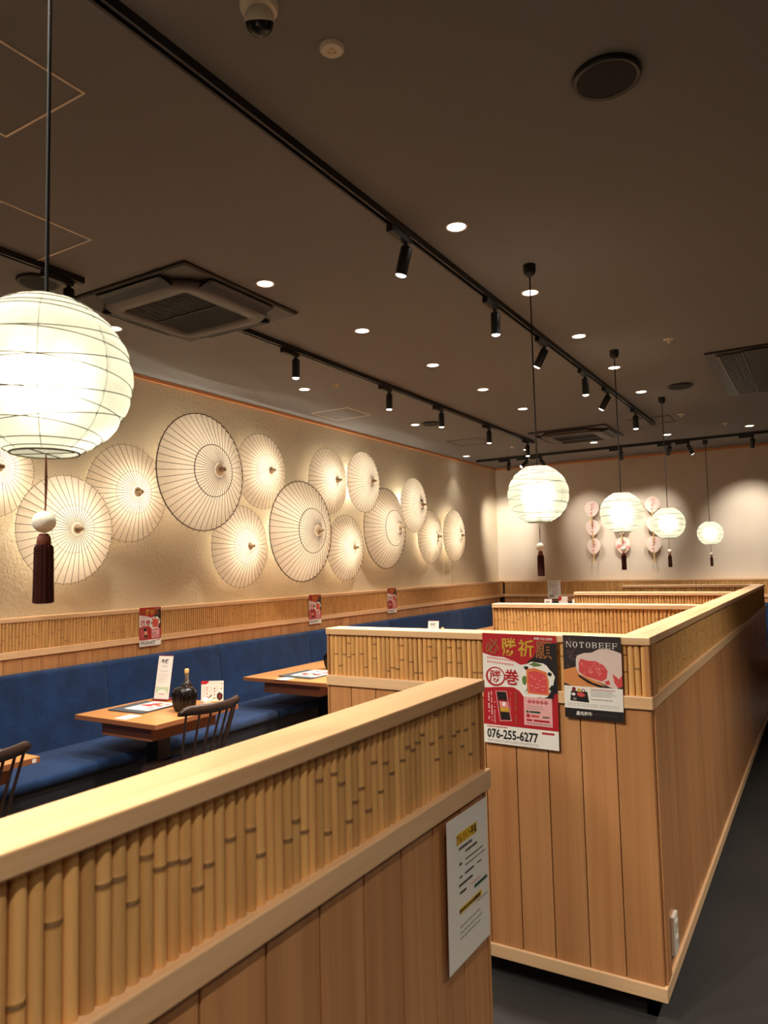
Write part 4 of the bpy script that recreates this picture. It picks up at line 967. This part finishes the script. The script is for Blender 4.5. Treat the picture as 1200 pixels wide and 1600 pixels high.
sc_ = dup_at(sd, (-3.05, 9.3, .72), 0, 'white menu stand behind the second divider, left of the notice'); sc_.location = (-3.29, 9.72, .77); sc_.scale = (1, 1, 1.15)
dup_at(sd, (-2.90, 9.72, .80), 0, 'white menu stand at the left end of the third divider')
rtab = make_table(-3.6, 9.47, .95, .55, 'table in front of the back wall bench, hidden by dividers')
for c_ in [o for o in COL.objects if o.get('label', '').startswith('white menu stand behind the second') or o.get('label', '').startswith('white menu stand at the left end')]: c_.location.z = .72; c_.scale = (.95, 1, 1.22)

# upright card
r = thing('table_card', 'white card sign with red corner and food photos standing on the table with dark pot', 'sign')
P = Sheet(.145, .128)
P.poly([(0, 1), (.33, 1), (.33, .93), (.28, .87), (.2, .83), (0, .83)], 'red'); P.lines(.35, .86, .85, .92, 2, 'pgreen', .5); P.lines(.08, .12, .22, .7, 9, 'grey', .15); P.lines(.36, .12, .52, .75, 9, 'grey', .15); P.lines(.62, .45, .82, .75, 5, 'grey', .15)
for u, v in ((.27, .66), (.27, .55), (.27, .38), (.27, .22), (.6, .62), (.6, .48), (.6, .33), (.6, .15), (.9, .62), (.93, .85)): P.blob(u, v, .03, .035, random.choice(('meat', 'pbrown', 'pbrown2')), 9, .3)
P.blob(.84, .24, .135, .20, 'pbrown', 18, .08); P.blob(.84, .26, .06, .09, 'dkred', 10, .2)
sh = P.build(r); sh.location = (0, 0, .012); sh.rotation_euler = (-.08, 0, 0)
obj('card_foot', MB().box(-.07, -.012, 0, .07, .035, .012), 'sauce', r, origin=(0, 0, 0), bevel=.002)
r.location = (-3.415, 3.47, .72); r.rotation_euler = (0, 0, .50)
c_ = dup_at(r, (-3.07, 9.72, .72), 0, 'white card sign showing just above the second divider below the notice'); c_.scale = (.85, 1, 2.75)

# dark ribbed pot
def make_pot(lab, loc):
    r = thing('ceramic_pot', lab, 'pot', (0, 0, 0)); n = 44; mb = MB(); rings = []
    for q, z in ((.045, 0), (.056, .004), (.068, .03), (.075, .07), (.076, .10), (.070, .118), (.063, .122)):
        rings.append([(q*(1-(.06 if k % 2 and z > .002 and z < .115 else 0))*math.cos(2*PI*k/n), q*(1-(.06 if k % 2 and z > .002 and z < .115 else 0))*math.sin(2*PI*k/n), z) for k in range(n)])
    mb.loft(rings, 0, False); obj('pot_body', mb, 'ceramic', r, origin=(0, 0, 0))
    l = MB(); l.lathe([(.066, .121), (.064, .130), (.04, .142), (.015, .147), (.010, .152), (.013, .160), (.004, .165)], n=32); obj('lid', l, 'ceramic', r, origin=(0, 0, 0))
    r.location = loc; return r
make_pot('black ribbed ceramic pot on the near table in front of a bottle', (-3.395, 3.215, .72)); make_pot('black ribbed ceramic pot half hidden by the long divider', (-3.595, 5.06, .72))
def make_bottle(lab, loc):
    r = thing('sauce_bottle', lab, 'bottle', (0, 0, 0))
    b = MB(); b.lathe([(.030, 0), (.036, .006), (.036, .115), (.034, .13), (.022, .15), (.013, .16)], n=24, cap1=False); obj('bottle_body', b, 'brown_glass', r, origin=(0, 0, 0))
    nk = MB(); nk.lathe([(.0135, .159), (.0115, .175), (.0115, .212)], n=18); obj('bottle_neck', nk, 'neck_glass', r, origin=(0, 0, 0))
    c = MB(); c.lathe([(.013, .206), (.014, .21), (.014, .228), (.010, .232)], n=18); obj('bottle_cap', c, 'cork', r, origin=(0, 0, 0))
    r.location = loc; return r
make_bottle('dark glass bottle with pale cap behind the black pot', (-3.50, 3.335, .72)); make_bottle('bottle with pale cap peeking above the long divider', (-3.29, 6.52, .72))
r = thing('condiment_dish', 'small white covered dish between bottle and card on the near table', 'dish', (0, 0, 0))
mb = MB(); mb.loft([rr(0, 0, .05, .05, .01, 0), rr(0, 0, .058, .058, .012, .035), rr(0, 0, .058, .058, .012, .042)], 0, True); obj('dish', mb, 'cup', r, origin=(0, 0, 0)); mb = MB(); mb.loft([rr(0, 0, .052, .052, .012, .042), rr(0, 0, .046, .046, .012, .054)], 0, True); obj('lid', mb, 'cup', r, origin=(0, 0, 0)); obj('spoon', MB().tube([(.01, 0, .05), (.05, .0, .075)], .003, 6), 'black', r, origin=(0, 0, 0))
r.location = (-3.36, 3.36, .72)
r = thing('drinking_glass', 'small clear glass half behind the tall menu stand', 'glass', (0, 0, 0))
mb = MB(); mb.lathe([(.026, 0), (.030, .10), (.0285, .10), (.0245, .004)], n=20, cap1=True); obj('glass_body', mb, 'glass', r, origin=(0, 0, 0)); r.location = (-3.885, 3.455, .7203)

# ------------------------------------------------------------------ spindle back chairs
def make_chair():
    """faces -x (towards the banquette); origin on the floor under the seat centre"""
    r = thing('dining_chair', '', 'chair', (0, 0, 0), 'dark spindle back chairs')
    s_ = MB(); s_.loft([rr(0, 0, .36, .38, .10, .415), rr(0, 0, .41, .43, .12, .428), rr(0, 0, .41, .43, .12, .442), rr(0, 0, .37, .39, .11, .450), rr(.0, 0, .20, .22, .08, .442)], 0, True); obj('seat', s_, 'dark_wood', r, origin=(0, 0, 0))
    for sx in (-1, 1):
        for sy in (-1, 1): obj('leg', MB().tube([(sx*.20, sy*.21, 0), (sx*.155, sy*.165, .24), (sx*.13, sy*.14, .42)], [.012, .018, .014], 10), 'dark_wood', r, origin=(0, 0, 0))
    for sy in (-1, 1): obj('stretcher', MB().tube([(-.175, sy*.185, .15), (.175, sy*.185, .15)], .009, 8), 'dark_wood', r, origin=(0, 0, 0))
    obj('stretcher', MB().tube([(0, -.185, .15), (0, .185, .15)], .009, 8), 'dark_wood', r, origin=(0, 0, 0))
    arc = lambda t: (.205+.085*(1-(t)**2), t*.225)      # crest curve in plan
    for k in range(7):
        t = -.88+1.76*k/6; x, yy = arc(t); sx = .115+.06*(1-t*t); obj('spindle', MB().tube([(sx, yy*.80, .435), ((x+sx)/2+.004, yy*.9, .62), (x, yy, .785)], [.008, .0075, .0065], 8), 'dark_wood', r, origin=(0, 0, 0))
    c = MB(); rings = []
    for k in range(21):
        t = -1.03+2.06*k/20; x, yy = arc(t); e = 1-.55*max(0, (abs(t)-.82)/.21)**2; h0, h1 = .772, .772+.055*e; tk = .011
        rings.append([(x-tk, yy, h0), (x+tk, yy, h0), (x+tk*1.3+.01, yy, h1-.006), (x+.012, yy, h1), (x-tk+.006, yy, h1-.004)])
    c.loft(rings, 0, True); obj('crest_rail', c, 'dark_wood', r, origin=(0, 0, 0))
    return r
ch = make_chair(); ch.location = (-3.285, 3.11, 0); ch['label'] = 'dark spindle back chair tucked under the table with the dark pot'
dup_at(ch, (-3.36, 1.815, 0), 0, 'dark spindle back chair cut off at the left edge')

# dark chair beyond the far end of the divider
dc = dup_at(ch, (-.25, 9.5, 0), PI/2, 'dark spindle back chair just beyond the far end of the long divider')
